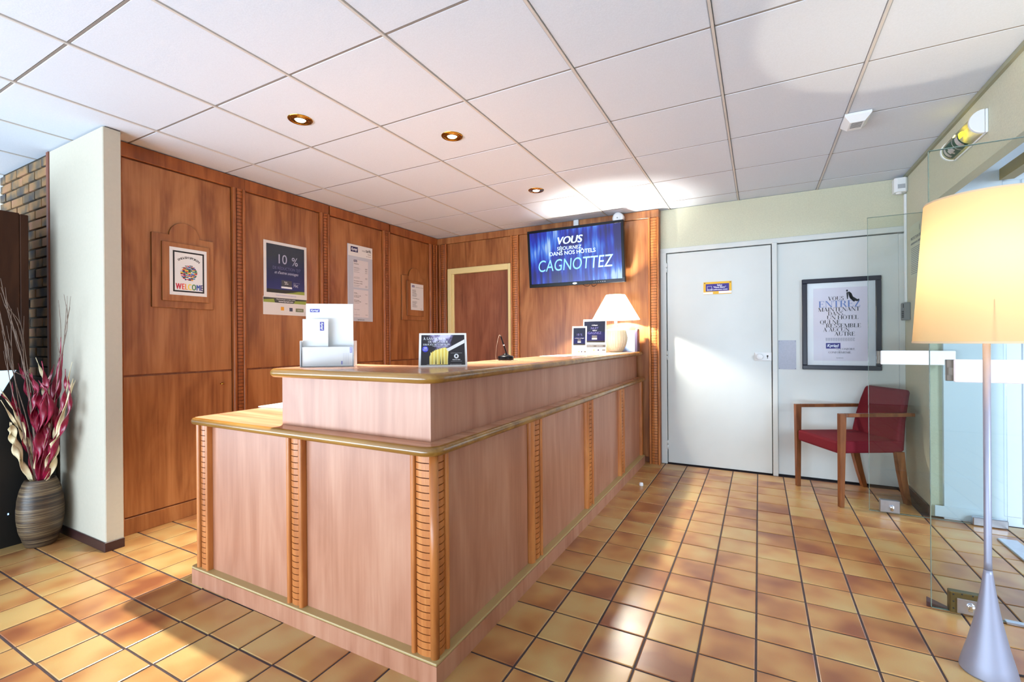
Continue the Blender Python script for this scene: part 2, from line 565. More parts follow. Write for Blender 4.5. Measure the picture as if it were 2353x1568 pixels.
def brick_mat():
    k = NT('mottled_brick')
    oi = k.add('ShaderNodeObjectInfo'); tc = k.add('ShaderNodeTexCoord')
    ad = k.add('ShaderNodeVectorMath', operation='ADD'); sc = k.add('ShaderNodeVectorMath', operation='SCALE'); sc.inputs['Scale'].default_value = 31
    cb = k.add('ShaderNodeCombineXYZ'); k.ln(oi.outputs['Random'], cb.inputs[0]); k.ln(oi.outputs['Random'], cb.inputs[1])
    k.ln(cb.outputs[0], sc.inputs[0]); k.ln(tc.outputs['Object'], ad.inputs[0]); k.ln(sc.outputs[0], ad.inputs[1])
    nz = k.add('ShaderNodeTexNoise'); nz.inputs['Scale'].default_value = 6; nz.inputs['Detail'].default_value = 2; k.ln(ad.outputs[0], nz.inputs['Vector'])
    k.ln(k.ramp(nz.outputs['Fac'], [(0.34, lin((72, 68, 68))), (0.45, lin((104, 88, 68))), (0.55, lin((148, 112, 72))), (0.68, lin((158, 114, 86)))]), k.b.inputs['Base Color'])
    k.b.inputs['Roughness'].default_value = 0.9
    n2 = k.add('ShaderNodeTexNoise'); n2.inputs['Scale'].default_value = 120; k.ln(ad.outputs[0], n2.inputs['Vector']); k.bump(n2.outputs['Fac'], 0.5, 0.003)
    return k.m


M['brick'] = brick_mat()
_bm = {}
for r in range(32):
    z = 2.388 - r * 0.0665
    x = -4.117
    first = True
    while x > -4.965:
        L = 0.094 if (first and r % 2 == 0) else 0.205
        x0 = max(x - L, -4.972 - (0.012 if r % 2 else 0))
        ln = x - x0
        if ln > 0.03 and not (z < 0.92):
            key = round(ln, 3)
            if key not in _bm:
                o = MB().box(-ln / 2, ln / 2, -0.011, 0.011, -0.0275, 0.0275, ch=0.0025).build('brick', M['brick'], bw, world=False); _bm[key] = o.data
            else:
                o = bpy.data.objects.new('brick', _bm[key]); COL.objects.link(o); o.parent = bw
            o.location = V(((x + x0) / 2, 1.2585 + random.uniform(-.002, .002), z + 0.0275)) - bw.location
        x = x0 - 0.012; first = False

# back wall, white part
wall_back = struct(MB().box(-0.845, 1.10, YB, YB + 0.12, 2.085, H).build('wall_back', M['plaster']))
# right wall
wall_right = struct(MB().box(XR, XR + 0.06, 4.09, 4.80, 0, H).box(XR, XR + 0.06, -2.6, 4.09, 2.10, H).box(XR, XR + 0.06, -2.6, 0.9, 0, 2.10).build('wall_right', M['plaster']))
struct(MB().box(XR - 0.012, XR, 4.105, 4.678, 0, 0.06, ch=0.002).build('baseboard_right', M['brown']))
struct(MB().box(XR - 0.018, XR, -2.6, YB, H - 0.022, H).build('trim_3', plain('grey_green_cove', (150, 150, 128), 0.7)))
wv = struct(MB().box(XR + 0.06, 1.367, 4.06, 4.16, 0, 2.49).box(1.367, 3.2, 4.085, 4.18, 0, 2.49).build('wall_entrance', M['vest']))
MB().box(1.03, 1.30, 4.052, 4.06, 0.012, 0.085, ch=0.002).build('kick_plate', M['vest'], wv)
MB().box(1.372, 1.455, 4.078, 4.085, 0.06, 2.2, ch=0.003).build('door_panel', M['vest'], wv)
MB().box(1.462, 2.3, 4.078, 4.085, 0.02, 2.2, ch=0.003).build('door_panel', M['vest'], wv)
struct(MB().box(1.352, 1.42, 0.9, 4.05, 2.20, 2.27).build('trim_4', plain('olive_beam', (168, 148, 98), 0.5)))
th = struct(MB().box(1.24, 1.33, 2.75, 3.78, -0.002, 0.012, ch=0.004).build('trim_5', M['steel']))

# white door set into the back wall
struct(MB().box(-0.845, -0.79, YB - 0.025, YB + 0.08, 0, 2.05, ch=0.003).box(0.104, 0.144, YB - 0.03, YB + 0.08, 0, 2.05, ch=0.003)
       .box(0.982, 1.02, YB - 0.012, YB + 0.08, 0, 2.03, ch=0.003).box(-0.845, 1.02, YB - 0.02, YB + 0.08, 2.042, 2.088, ch=0.003).build('trim_6', M['white']))
struct(MB().box(-0.79, 0.104, YB + 0.03, YB + 0.08, 0, 2.042).box(0.144, 0.982, YB + 0.03, YB + 0.08, 0, 2.042).build('door_gap_backing', M['ink']))  # black backing puts shade into the gaps round door and panel
d1 = struct(MB().box(-0.784, 0.098, YB - 0.012, YB + 0.028, 0.012, 2.034, ch=0.003).build('door_1', M['white']))
for z in (1.90, 1.05, 0.185):
    MB().lathe([(0.008, -0.045), (0.008, -0.002)], (-0.787, YB - 0.02, z), 12).lathe([(0.008, 0.002), (0.008, 0.045)], (-0.787, YB - 0.02, z), 12).build('hinge', M['white'], d1)
lk = MB().box(-0.036, 0.098, YB - 0.022, YB - 0.012, 1.008, 1.085, ch=0.006).build('lock_plate', M['plastic'], d1)
MB().lathe([(0.022, 0), (0.022, 0.012), (0.027, 0.016), (0.027, 0.034), (0.022, 0.038), (0, 0.038)], (0.005, YB - 0.022, 1.046), 24, ax=(0, -1, 0)).build('knob', M['plastic'], lk)
MB().lathe([(0.007, 0), (0.007, 0.002), (0, 0.002)], (0.066, YB - 0.022, 1.052), 14, ax=(0, -1, 0)).box(0.0635, 0.0685, YB - 0.024, YB - 0.022, 1.030, 1.05).build('keyhole', M['ink'], lk)
fp = struct(MB().box(0.144, 0.982, YB - 0.003, YB + 0.028, 0.016, 2.034, ch=0.002).build('door_2', M['white']))
pp = MB().box(0.150, 0.283, YB - 0.006, YB - 0.003, 0.937, 1.190).build('push_plate', plain('matt_aluminium', (170, 172, 186), 0.55, metal=0.3, noise=0.05, nscale=60), fp)
for x_, z_ in ((.154, 1.18), (.154, .943), (.275, 1.18), (.275, .943)): MB().box(x_, x_ + .004, YB - .008, YB - .006, z_, z_ + .004).build('screw', M['ink'], pp)


# ------------------------------------------------------------------ fluted pilasters
def pilaster(parent, o, along, nrm, widths, z0, z1, mats, proud=0.03, pitch=0.0265, corner=False):
    """o: ground point on the panel face at the start; along/nrm: unit horizontals; widths: bead, gap, strip, gap, bead"""
    o, along, nrm = V(o), V(along), V(nrm)
    flip = along.cross(V((0, 0, 1))).dot(nrm) < 0

    def P(a, d, z):
        return o + along * a + nrm * d + V((0, 0, z))

    def pr(m, poly, za, zb, mi=0, sm=False):
        n = len(poly)
        vs = [P(a, d, za) for a, d in poly] + [P(a, d, zb) for a, d in poly]
        fs = [tuple(range(n)), tuple(range(n, 2 * n))[::-1]]
        sd = [((i + 1) % n, i, n + i, n + (i + 1) % n) for i in range(n)]
        if not flip:
            fs = [f[::-1] for f in fs]; sd = [f[::-1] for f in sd]
        m.add(vs, fs, mi); m.add(vs, sd, mi, sm)

    b1, g1, st, g2, b2 = widths
    s0 = b1 + g1
    m = MB()
    pr(m, [(s0 - g1, 0), (s0 - g1, proud - 0.014), (s0 + st + g2, proud - 0.014), (s0 + st + g2, 0)], z0, z1, 1)
    z = z0
    while z < z1 - 0.004:
        zt = min(z + pitch - 0.0035, z1)
        pts = [(s0, proud - 0.0145)] + [(s0 + st * t, proud - 0.011 + 0.006 * (1 - (2 * t - 1) ** 2)) for t in (0, .25, .5, .75, 1)] + [(s0 + st, proud - 0.0145)]
        pr(m, pts, z, zt, 0)
        z += pitch
    p = m.build('pilaster', [mats[0], M['groove']], parent)
    for a, b in ((0, b1), (s0 + st + g2, b2)):
        if b <= 0: continue
        mm = MB()
        r = b / 2
        pr(mm, [(a, 0)] + [(a + r - r * math.cos(PI * k / 6), proud - r * 0.7 + r * 0.7 * math.sin(PI * k / 6)) for k in range(7)] + [(a + b, 0)], z0, z1, 0)
        mm.build('bead', mats[1], p, smooth_angle=40)
    return p


# ------------------------------------------------------------------ wall cupboards on the left
XL = -3.5
cup_lab = ['pearwood wall cupboard beside the white partition, with a welcome sheet on its arched plaque',
           'pearwood wall cupboard behind the dark blue discount poster',
           'pearwood wall cupboard behind the tall grey tariff board',
           'pearwood wall cupboard in the far corner with a small notice on its arched plaque']
cup_y = [(1.345, 2.08, 1.40), (2.177, 2.871, None), (2.982, 3.663, None), (3.774, 4.439, None)]
for n, (ya, yb, yf) in enumerate(cup_y):
    c = thing('wall_cupboard', cup_lab[n], 'cupboard', (-3.7, (ya + yb) / 2, 0), group='panelled cupboards along the left wall')
    y0 = yf or ya
    ye = yb + 0.097 if n < 3 else 4.60
    MB().box(-3.95, -3.512, ya, ye, 0.0, 2.375).build('carcass', M['doorb'], c)
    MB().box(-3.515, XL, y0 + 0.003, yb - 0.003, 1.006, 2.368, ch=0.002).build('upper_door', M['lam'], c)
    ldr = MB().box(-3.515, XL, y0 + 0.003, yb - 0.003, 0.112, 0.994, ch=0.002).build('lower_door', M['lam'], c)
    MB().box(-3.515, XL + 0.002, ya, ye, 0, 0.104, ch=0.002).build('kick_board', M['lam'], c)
    MB().box(-3.95, XL + 0.014, ya, ye, 2.375, H - 0.004, ch=0.003).build('top_rail', M['pild'], c)
    if yf:
        MB().box(-3.515, XL + 0.02, ya, yf - 0.002, 0.02, 2.372, ch=0.006).build('filler_strip', M['pild'], c)
    if n == 0:
        k = MB().lathe([(0.008, 0), (0.008, 0.004), (0.004, 0.006), (0.004, 0.012), (0, 0.012)], (XL, 2.005, 0.905), 14, ax=(1, 0, 0)).build('lock', M['brass'], ldr)
        MB().box(XL + 0.004, XL + 0.03, 1.985, 2.008, 0.901, 0.908, ch=0.002).build('key', M['brass'], ldr)
    if n < 3:
        pilaster(c, (XL, yb, 0), (0, 1, 0), (1, 0, 0), (.026, .007, .041, .001, .022), 0.104, 2.375, (M['pild'], M['pild']))
    else:
        pilaster(c, (XL, yb + 0.001, 0), (0, 1, 0), (1, 0, 0), (.05, .015, .052, .004, .02), 0.104, 2.375, (M['pild'], M['pild']))
    for (k, p0, p1, zb, zt, ac, ar, i0, i1, j0, j1) in ((0, 1.555, 1.944, 1.443, 1.935, 1.752, .095, 1.609, 1.909, 1.49, 1.885), (3, 3.948, 4.357, 1.446, 1.945, 4.165, .10, 4.02, 4.315, 1.495, 1.89)):
        if k != n: continue
        poly = [(p0, zb), (p1, zb), (p1, zt), (ac + ar, zt)] + arc(ac, zt, ar, 0, 180, 16)[1:-1] + [(ac - ar, zt), (p0, zt)]
        pl = MB().prism(poly, 'X', XL - 0.002, XL + 0.014, 0, 1).build('arched_plaque', [M['lam'], M['edge']], c, bevel=0.003)
        MB().prism([(i0, j0), (i1, j0), (i1, j1), (i0, j1)], 'X', XL + 0.013, XL + 0.026, 0, 1).build('inner_plaque', [M['lam'], M['edge']], pl, bevel=0.003)

# ------------------------------------------------------------------ back wall panelling with brown door
wb = struct(MB().box(-3.96, -0.845, YW + 0.035, YW + 0.16, 0, H - 0.002).build('wall_back.002', M['doorb']))
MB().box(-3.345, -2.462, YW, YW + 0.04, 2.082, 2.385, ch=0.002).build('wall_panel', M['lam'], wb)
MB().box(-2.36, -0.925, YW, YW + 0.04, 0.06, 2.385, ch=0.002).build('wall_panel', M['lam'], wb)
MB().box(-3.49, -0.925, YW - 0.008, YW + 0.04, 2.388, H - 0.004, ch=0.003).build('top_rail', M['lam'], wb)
MB().box(-0.925, -0.845, YW - 0.008, YW + 0.04, 2.388, H - 0.004, ch=0.003).build('top_rail', M['lam'], wb)
MB().box(-3.52, -3.455, YW - 0.006, YW + 0.036, 0, H - 0.004, ch=0.002).build('filler_strip', M['pild'], wb)
pilaster(wb, (-3.455, YW, 0), (1, 0, 0), (0, -1, 0), (.018, .006, .06, .004, .018), 0, 2.385, (M['pild'], M['pild']), proud=0.028)
pilaster(wb, (-2.462, YW, 0), (1, 0, 0), (0, -1, 0), (.020, .005, .055, .003, .017), 0, 2.385, (M['pil'], M['pil']), proud=0.028)
pilaster(wb, (-0.945, YW, 0), (1, 0, 0), (0, -1, 0), (.020, .004, .054, .004, .018), 0, 2.385, (M['pil'], M['pil']), proud=0.028)
d3 = struct(MB().box(-3.255, -2.500, YW + 0.012, YW + 0.035, 0.005, 2.008).build('door_3', M['doorb']))
MB().box(-3.335, -3.28, YW - 0.02, YW + 0.035, 0, 2.08, ch=0.004).box(-3.28, -3.252, YW - 0.004, YW + 0.035, 0, 2.02, ch=0.003).box(-2.50, -2.464, YW - 0.02, YW + 0.035, 0, 2.08, ch=0.004) \
    .box(-3.28, -2.50, YW - 0.02, YW + 0.035, 2.012, 2.08, ch=0.004).build('door_frame', M['cream'], d3)

# ------------------------------------------------------------------ reception counter
CT = thing('reception_counter', 'L-shaped pearwood reception counter with fluted pilasters and raised upstand', 'counter', (-1.75, 2.6, 0))
Lpl = [(-2.53, 1.285 + 0.02)] + arc(-2.51, 1.305, .02, 180, 270, 4)[1:] + [(-0.992, 1.285), (-0.985, 4.58), (-1.40, 4.58), (-1.40, 1.95), (-2.53, 1.95)]
MB().prism(Lpl, 'Z', 0, 0.074).build('plinth', M['lamlite'], CT)
MB().prism(Lpl, 'Z', 0.0742, 0.084).build('plinth_cap', plain('plinth_cap_edge', (176, 150, 100), 0.4), CT, bevel=0.003)
MB().prism([(-2.47, 1.345), (-1.053, 1.345), (-1.053, 4.575), (-1.39, 4.575), (-1.39, 1.93), (-2.47, 1.93)], 'Z', 0.084, 0.80).build('carcass', M['lamside'], CT)
FZ0, FZ1 = 0.084, 0.800
for a, b in ((-2.40, -1.803), (-1.700, -1.115)):
    MB().box(a, b, 1.322, 1.347, FZ0, FZ1).build('front_panel', M['lamlite'], CT)
for a, b in ((1.387, 2.08), (2.213, 2.93), (3.055, 3.765), (3.888, 4.55)):
    MB().box(-1.055, -1.03, a, b, FZ0, FZ1).build('side_panel', M['lamside'], CT)
pm = (M['pil'], M['pil'])
pilaster(CT, (-2.494, 1.324, 0), (1, 0, 0), (0, -1, 0), (.026, .005, .048, .001, .020), FZ0, FZ1, pm)
pilaster(CT, (-1.803, 1.324, 0), (1, 0, 0), (0, -1, 0), (.023, .003, .048, .003, .024), FZ0, FZ1, pm)
pilaster(CT, (-1.115, 1.324, 0), (1, 0, 0), (0, -1, 0), (.020, .002, .061, .0005, 0), FZ0, FZ1, pm)
pilaster(CT, (-1.032, 1.386, 0), (0, -1, 0), (1, 0, 0), (.019, .002, .056, .0005, 0), FZ0, FZ1, pm)
MB().prism(arc(-1.018, 1.312, .0165, 0, 360, 16)[:-1], 'Z', FZ0, FZ1, sm=True).build('corner_bead', M['pil'], CT)
for y in (2.085, 2.935, 3.765):
    pilaster(CT, (-1.032, y + 0.128, 0), (0, -1, 0), (1, 0, 0), (.018, .004, .056, .004, .046), FZ0, FZ1, pm)
pilaster(CT, (-1.032, 4.578, 0), (0, -1, 0), (1, 0, 0), (.0, .0, .0, .0, .035), FZ0, FZ1, pm)
MB().box(-1.895, -1.06, 1.35, 1.37, 0.836, 1.052).build('upstand_front', M['lamlite'], CT)
MB().box(-1.08, -1.06, 1.3702, 4.575, 0.836, 1.052).build('upstand_side', M['lamside'], CT)
MB().prism([(-1.893, 1.3702), (-1.0802, 1.3702), (-1.0802, 4.575), (-1.36, 4.575), (-1.36, 1.66), (-1.893, 1.66)], 'Z', 0.836, 1.052).build('upstand_core', M['doorb'], CT)


def worktop(name, label, x0, yf, xr, ybk, yl, xi, zb, zt, rad):
    """slab with a half-round nosing on left end, front and right side"""
    t = thing(name, label, 'worktop', ((x0 + xr) / 2, (yf + yl) / 2, zb))
    r = (zt - zb) / 2
    X0, XRr, YF = x0 + r, xr - r, yf + r
    path = [(X0, yl)] + [(X0 + rad * 0.6 + rad * 0.6 * math.cos(a), YF + rad * 0.6 + rad * 0.6 * math.sin(a)) for a in [PI + PI / 2 * i / 6 for i in range(7)]]
    path += [(XRr - rad + rad * math.cos(a), YF + rad + rad * math.sin(a)) for a in [1.5 * PI + PI / 2 * i / 8 for i in range(9)]]
    path += [(XRr, ybk)]
    slab = path + [(xi, ybk), (xi, yl)]
    MB().prism(slab, 'Z', zb + 0.0005, zt - 0.0004).build('top', M['lamtop'], t)
    m = MB(); n = len(path); K = 10; vs = []
    for i, p in enumerate(path):
        a = V((*path[max(i - 1, 0)], 0)); b = V((*path[min(i + 1, n - 1)], 0))
        tg = (b - a).normalized(); nr = V((tg.y, -tg.x, 0))
        for k in range(K + 1):
            an = -PI / 2 + PI * k / K
            vs.append(V((p[0], p[1], (zb + zt) / 2)) + nr * (r * math.cos(an)) + V((0, 0, r * math.sin(an))))
    fs = []
    for i in range(n - 1):
        for k in range(K):
            fs.append((i * (K + 1) + k, (i + 1) * (K + 1) + k, (i + 1) * (K + 1) + k + 1, i * (K + 1) + k + 1))
    m.add(vs, fs, 0, True)
    m.add(vs, [tuple(range(K + 1)), tuple((n - 1) * (K + 1) + k for k in range(K + 1))[::-1]], 0)
    m.build('nosing', M['nose'], t)
    return t


worktop('lower_worktop', 'lower pearwood worktop with golden rounded nosing running round the counter', -2.505, 1.262, -0.980, 4.585, 1.95, -1.40, 0.8005, 0.836, 0.05)
worktop('raised_worktop', 'raised pearwood worktop with golden nosing carrying lamp, cards and pen stand', -1.925, 1.285, -1.000, 4.56, 1.72, -1.405, 1.0525, 1.0905, 0.06)

# ------------------------------------------------------------------ downlights
for n, (x, y) in enumerate(SPOTS):
    lab = ['brass recessed ceiling downlight nearest the white partition', 'brass recessed ceiling downlight at mid counter', 'brass recessed ceiling downlight in front of the television'][n]
    t = thing('downlight', lab, 'ceiling light', (x, y, H - 0.004), group='brass downlights in the ceiling')
    MB().lathe([(0.048, 0.004), (0.047, -0.0015), (0.053, -0.004), (0.060, -0.004), (0.066, -0.001), (0.067, 0.003)], (x, y, H), 32, cap=False).build('ring', M['brass'], t)
    MB().lathe([(0.048, 0.002), (0.043, -0.004), (0.038, -0.001), (0.033, -0.004), (0.029, 0.003)], (x, y, H - 0.0005), 32, cap=False).build('reflector', M['brass'], t)
    MB().lathe([(0.030, 0.004), (0.026, -0.003), (0.015, -0.007), (0, -0.008)], (x, y, H), 24, cap=False).build('bulb', M['bulb'], t)
    l = bpy.data.lights.new('downlight_beam', 'SPOT'); l.energy = SPOT_W; l.color = (1.0, 0.94, 0.79); l.spot_size = math.radians(68); l.spot_blend = 0.8; l.shadow_soft_size = 0.03
    lo = bpy.data.objects.new('downlight_beam', l); COL.objects.link(lo); lo.location = (0, 0, -0.02); lo.parent = t


def point(name, loc, power, col, r, parent=None):
    l = bpy.data.lights.new(name, 'POINT'); l.energy = power; l.color = col; l.shadow_soft_size = r
    o = bpy.data.objects.new(name, l); COL.objects.link(o); o.location = loc
    if parent: o.parent = parent
    return o


# ------------------------------------------------------------------ floor lamp
LX, LY = 0.72, 2.265
fl = thing('floor_lamp', 'tall lit floor lamp with cream drum shade and silver flared stem', 'lamp', (LX, LY, 0))
MB().lathe([(0.0, 0.001), (0.078, 0.001), (0.0785, 0.006), (0.070, 0.045), (0.056, 0.10), (0.042, 0.165), (0.030, 0.23), (0.020, 0.30), (0.0135, 0.355), (0.0118, 0.37)], (LX, LY, 0), 48).build('base', M['alu'], fl)
MB().lathe([(0.0113, 0.3705), (0.0105, 0.40), (0.0105, 1.30)], (LX, LY, 0), 24).build('pole', M['alu'], fl)
sh = MB().lathe([(0.203, 1.185), (0.168, 1.700)], (LX, LY, 0), 64, cap=False).build('lamp_shade', M['shade_f'], fl)
hemm = plain('shade_hem', (206, 176, 140), 0.8)
MB().lathe([(0.2035, 1.1835), (0.2045, 1.187), (0.203, 1.191)], (LX, LY, 0), 64, cap=False).build('hem', hemm, sh)
MB().lathe([(0.1685, 1.697), (0.1695, 1.7), (0.1675, 1.7035)], (LX, LY, 0), 64, cap=False).build('hem', hemm, sh)
MB().lathe([(0.012, 1.30), (0.016, 1.305), (0.016, 1.35), (0.012, 1.355)], (LX, LY, 0), 16).build('lamp_holder', M['plastic'], fl)
MB().lathe([(0.010, 1.355), (0.014, 1.37), (0.028, 1.395), (0.030, 1.41), (0.022, 1.43), (0, 1.437)], (LX, LY, 0), 20, cap=False).build('bulb', M['bulb'], fl)
for a in (0.3, 2.4, 4.5):
    MB().tube([(LX, LY, 1.315), (LX + 0.19 * math.cos(a), LY + 0.19 * math.sin(a), 1.33)], 0.0018, 6).build('shade_spoke', M['steel'], fl)
point('floor_lamp_glow', (0, 0, 1.475), 14, (1.0, 0.89, 0.68), 0.009, fl)
cord = [(LX + 0.07, LY + 0.02, 0.006), (0.86, 2.30, 0.005), (0.925, 2.36, 0.006), (0.905, 2.40, 0.03), (0.93, 2.44, 0.045), (1.0, 2.47, 0.03), (1.0, 2.40, 0.006), (0.93, 2.335, 0.006), (0.95, 2.25, 0.005)]


def smooth(pts, n=6):
    out = []
    P = [V(p) for p in pts]
    for i in range(len(P) - 1):
        p0, p1, p2, p3 = P[max(i - 1, 0)], P[i], P[i + 1], P[min(i + 2, len(P) - 1)]
        for k in range(n):
            t = k / n
            out.append(0.5 * ((2 * p1) + (p2 - p0) * t + (2 * p0 - 5 * p1 + 4 * p2 - p3) * t * t + (3 * p1 - p0 - 3 * p2 + p3) * t ** 3))
    out.append(P[-1])
    return out


MB().tube(smooth(cord), 0.003, 8).build('power_cord', M['black'], fl)

# ------------------------------------------------------------------ table lamp
TX, TY, TZ = -1.20, 4.345, 1.0905
tl = thing('table_lamp', 'small lit table lamp with white cone shade and ribbed round base', 'lamp', (TX, TY, TZ))
prof = [(0.05, 0.0005)]
prof += [(0.055, 0.004)]
for k in range(13):
    z = 0.008 + 0.20 * k / 12
    prof.append((0.060 + 0.046 * math.sin(min(1, (k / 12) * 1.15) * PI * 0.72), z))
prof += [(0.04, 0.225), (0.018, 0.235), (0.014, 0.26)]
lb = MB().lathe(prof, (TX, TY, TZ), 40)
lb.build('base', M['ceramic'], tl)
rb = MB()
for k in range(28):
    a = 2 * PI * k / 28
    rb.tube([(TX + (r + 0.0012) * math.cos(a), TY + (r + 0.0012) * math.sin(a), TZ + z) for r, z in prof[1:15]], 0.0016, 5)
for k in (4, 6, 8, 10):
    r, z = prof[k]
    rb.tube([(TX + (r + .0008) * math.cos(2 * PI * i / 40), TY + (r + .0008) * math.sin(2 * PI * i / 40), TZ + z) for i in range(41)], 0.0012, 5)
rb.build('ribs', M['ceramic'], tl)
MB().lathe([(0.222, 0.305), (0.088, 0.54)], (TX, TY, TZ), 56, cap=False).build('lamp_shade', M['shade_t'], tl)
MB().lathe([(0.010, 0.26), (0.012, 0.30), (0.026, 0.34), (0.028, 0.36), (0.018, 0.385), (0, 0.39)], (TX, TY, TZ), 20, cap=False).build('bulb', M['bulb'], tl)
point('table_lamp_glow', (0, 0, 0.42), 92, (1.0, 0.98, 0.86), 0.025, tl)

# ------------------------------------------------------------------ armchair
ch = thing('armchair', 'dark red upholstered armchair with slim wooden arms in the corner by the glass door', 'chair', (0.612, 4.345, 0), math.radians(-61.5))


def taper(m, p0, p1, s0, s1, mi=0):
    (x0, y0, z0), (x1, y1, z1) = p0, p1
    a, b = s0; c, d = s1
    vs = [(x0 - a, y0 - b, z0), (x0 + a, y0 - b, z0), (x0 + a, y0 + b, z0), (x0 - a, y0 + b, z0), (x1 - c, y1 - d, z1), (x1 + c, y1 - d, z1), (x1 + c, y1 + d, z1), (x1 - c, y1 + d, z1)]
    m.add(vs, [(3, 2, 1, 0), (4, 5, 6, 7), (0, 1, 5, 4), (1, 2, 6, 5), (2, 3, 7, 6), (3, 0, 4, 7)], mi)
    return m


for sx in (-1, 1):
    taper(MB(), (sx * .245, -.25, 0), (sx * .252, -.245, .668), (.015, .015), (.017, .023)).build('leg', M['chairwood'], ch, world=False, bevel=0.003)
    m = MB()
    pts = [(0.262, 0), (0.232, .12), (0.205, .25), (0.185, .385)]
    for i in range(3):
        taper(m, (sx * (.205 + .006 * i), pts[i][0], pts[i][1]), (sx * (.205 + .006 * (i + 1)), pts[i + 1][0], pts[i + 1][1]), (.017, .017 + .004 * i), (.017, .017 + .004 * (i + 1)))
    m.build('leg', M['chairwood'], ch, world=False)
    MB().box(sx * .252 - .017, sx * .252 + .017, -.222, .268, .643, .668, ch=.003).build('armrest', M['chairwood'], ch, world=False)
seat = MB()
sp = [(-.228, -.262), (.228, -.262), (.224, .22), (-.224, .22)]
seat.prism(sp, 'Z', .375, .464)
sp2 = [(-.21, -.245), (.21, -.245), (.205, .2), (-.205, .2)]
b = len(seat.v)
seat.build('seat', M['red'], ch, world=False, bevel=0.016)
bk = MB()
rows = [(.38, .17, .222, .06), (.48, .178, .222, .058), (.60, .20, .214, .052), (.72, .232, .205, .046), (.80, .258, .196, .042), (.822, .266, .184, .036)]
vs = []
for z, y, hw, t in rows:
    vs += [(-hw, y, z), (hw, y, z), (hw, y + t, z + .004), (-hw, y + t, z + .004)]
fs = [(3, 2, 1, 0)]
for i in range(len(rows) - 1):
    for k in range(4):
        k2 = (k + 1) % 4
        fs.append((i * 4 + k, i * 4 + k2, i * 4 + 4 + k2, i * 4 + 4 + k))
e = 4 * (len(rows) - 1)
fs.append((e, e + 1, e + 2, e + 3))
bk.add(vs, fs, 0, False)
bo = bk.build('backrest', M['red'], ch, world=False, bevel=0.014, smooth_angle=40)

# ------------------------------------------------------------------ glass doors
def lock_box(parent, x0, x1, y, z0, z1, mat, inner=False):
    p = MB().box(x0, x1, y - 0.012, y + 0.024, z0, z1, ch=0.003).build('lock_box', mat, parent)
    if inner:
        MB().box(x0 + .022, x1 + .004, y - 0.018, y - 0.012, z0 + .004, z1 - .022, ch=0.002).build('cover_plate', M['steel'], p)
        for (a, b_) in ((.012, .02), (.012, .05), (.012, .08), (.04, .086), (.075, .086)):
            MB().lathe([(0.003, 0), (0.003, 0.0015), (0, 0.0015)], (x0 + a, y - 0.012, z0 + b_), 8, ax=(0, -1, 0)).build('screw', M['ink'], p)
    cxx = (x0 + x1) / 2 + (0.012 if inner else 0.01)
    zz = (z0 + z1) / 2 - 0.003
    MB().lathe([(0.013, 0), (0.013, 0.012), (0.011, 0.014), (0, 0.014)], (cxx, y - 0.012, zz), 20, ax=(0, -1, 0)).box(cxx - .0085, cxx + .0085, y - 0.022, y - 0.012, zz - .024, zz, ch=.003).build('cylinder', plain('chrome', (225, 228, 235), 0.12, metal=1.0), p)
    return p


def leaf(name, x0, x1, y, z1, hx0, hx1, hz0, hz1, barmat, mount):
    d = struct(MB().box(x0 + 0.002, x1, y, y + 0.010, 0.008, z1 - 0.002).build(name, M['glass']))
    MB().box(x0, x0 + 0.0016, y - 0.0005, y + 0.0105, 0.006, z1).box(x0, x1, y - 0.0005, y + 0.0105, z1 - 0.002, z1).box(x0, x1, y - 0.0005, y + 0.0105, 0.006, 0.008).build('glass_edge', M['gedge'], d)
    h = MB().box(hx0, hx1, y - 0.034, y - 0.022, hz0, hz1, ch=0.004).build('handle_bar', barmat, d)
    MB().box(hx0 - mount, hx0 + 0.03, y - 0.0215, y - 0.0005, hz0 + 0.004, hz1 - 0.002, ch=0.002).box(hx0 - mount + .006, hx0 + 0.02, y - 0.026, y - 0.0215, hz0 + 0.03, hz1 - 0.035).build('handle_mount', plain('handle_mount_metal', (120, 112, 104), 0.35, metal=0.7), h)
    return d


dn = leaf('door_4', 0.668, 1.62, 2.685, 2.034, 0.740, 1.50, 1.012, 1.110, plain('pinkish_white_handle', (232, 220, 222), 0.4), 0.022)
lock_box(dn, 0.727, 0.836, 2.685, 0.008, 0.098, M['bronze'], True)
MB().box(0.907, 1.62, 2.676, 2.704, 0.002, 0.012, ch=0.002).build('bottom_rail', M['steel'], dn)
df = leaf('door_5', 0.670, 1.365, 4.005, 2.042, 0.732, 1.118, 1.024, 1.118, M['plastic'], 0.018)
lock_box(df, 0.727, 0.836, 4.005, 0.010, 0.094, M['steel'], False)
MB().box(1.20, 1.365, 3.99, 4.03, 0.003, 0.055, ch=0.004).build('bottom_rail', M['steel'], df)
wdg = MB().add([(0.655, 2.70, 0), (0.668, 2.755, 0), (0.745, 2.72, 0), (0.735, 2.70, 0), (0.655, 2.70, 0.022), (0.668, 2.755, 0.022), (0.745, 2.72, 0.005), (0.735, 2.70, 0.005)],
               [(3, 2, 1, 0), (4, 5, 6, 7), (0, 1, 5, 4), (1, 2, 6, 5), (2, 3, 7, 6), (3, 0, 4, 7)])
tag(wdg.build('door_wedge', plain('brown_rubber', (82, 46, 40), 0.6), bevel=0.002), 'small brown wedge on the tiles holding the near glass door', 'door stop')

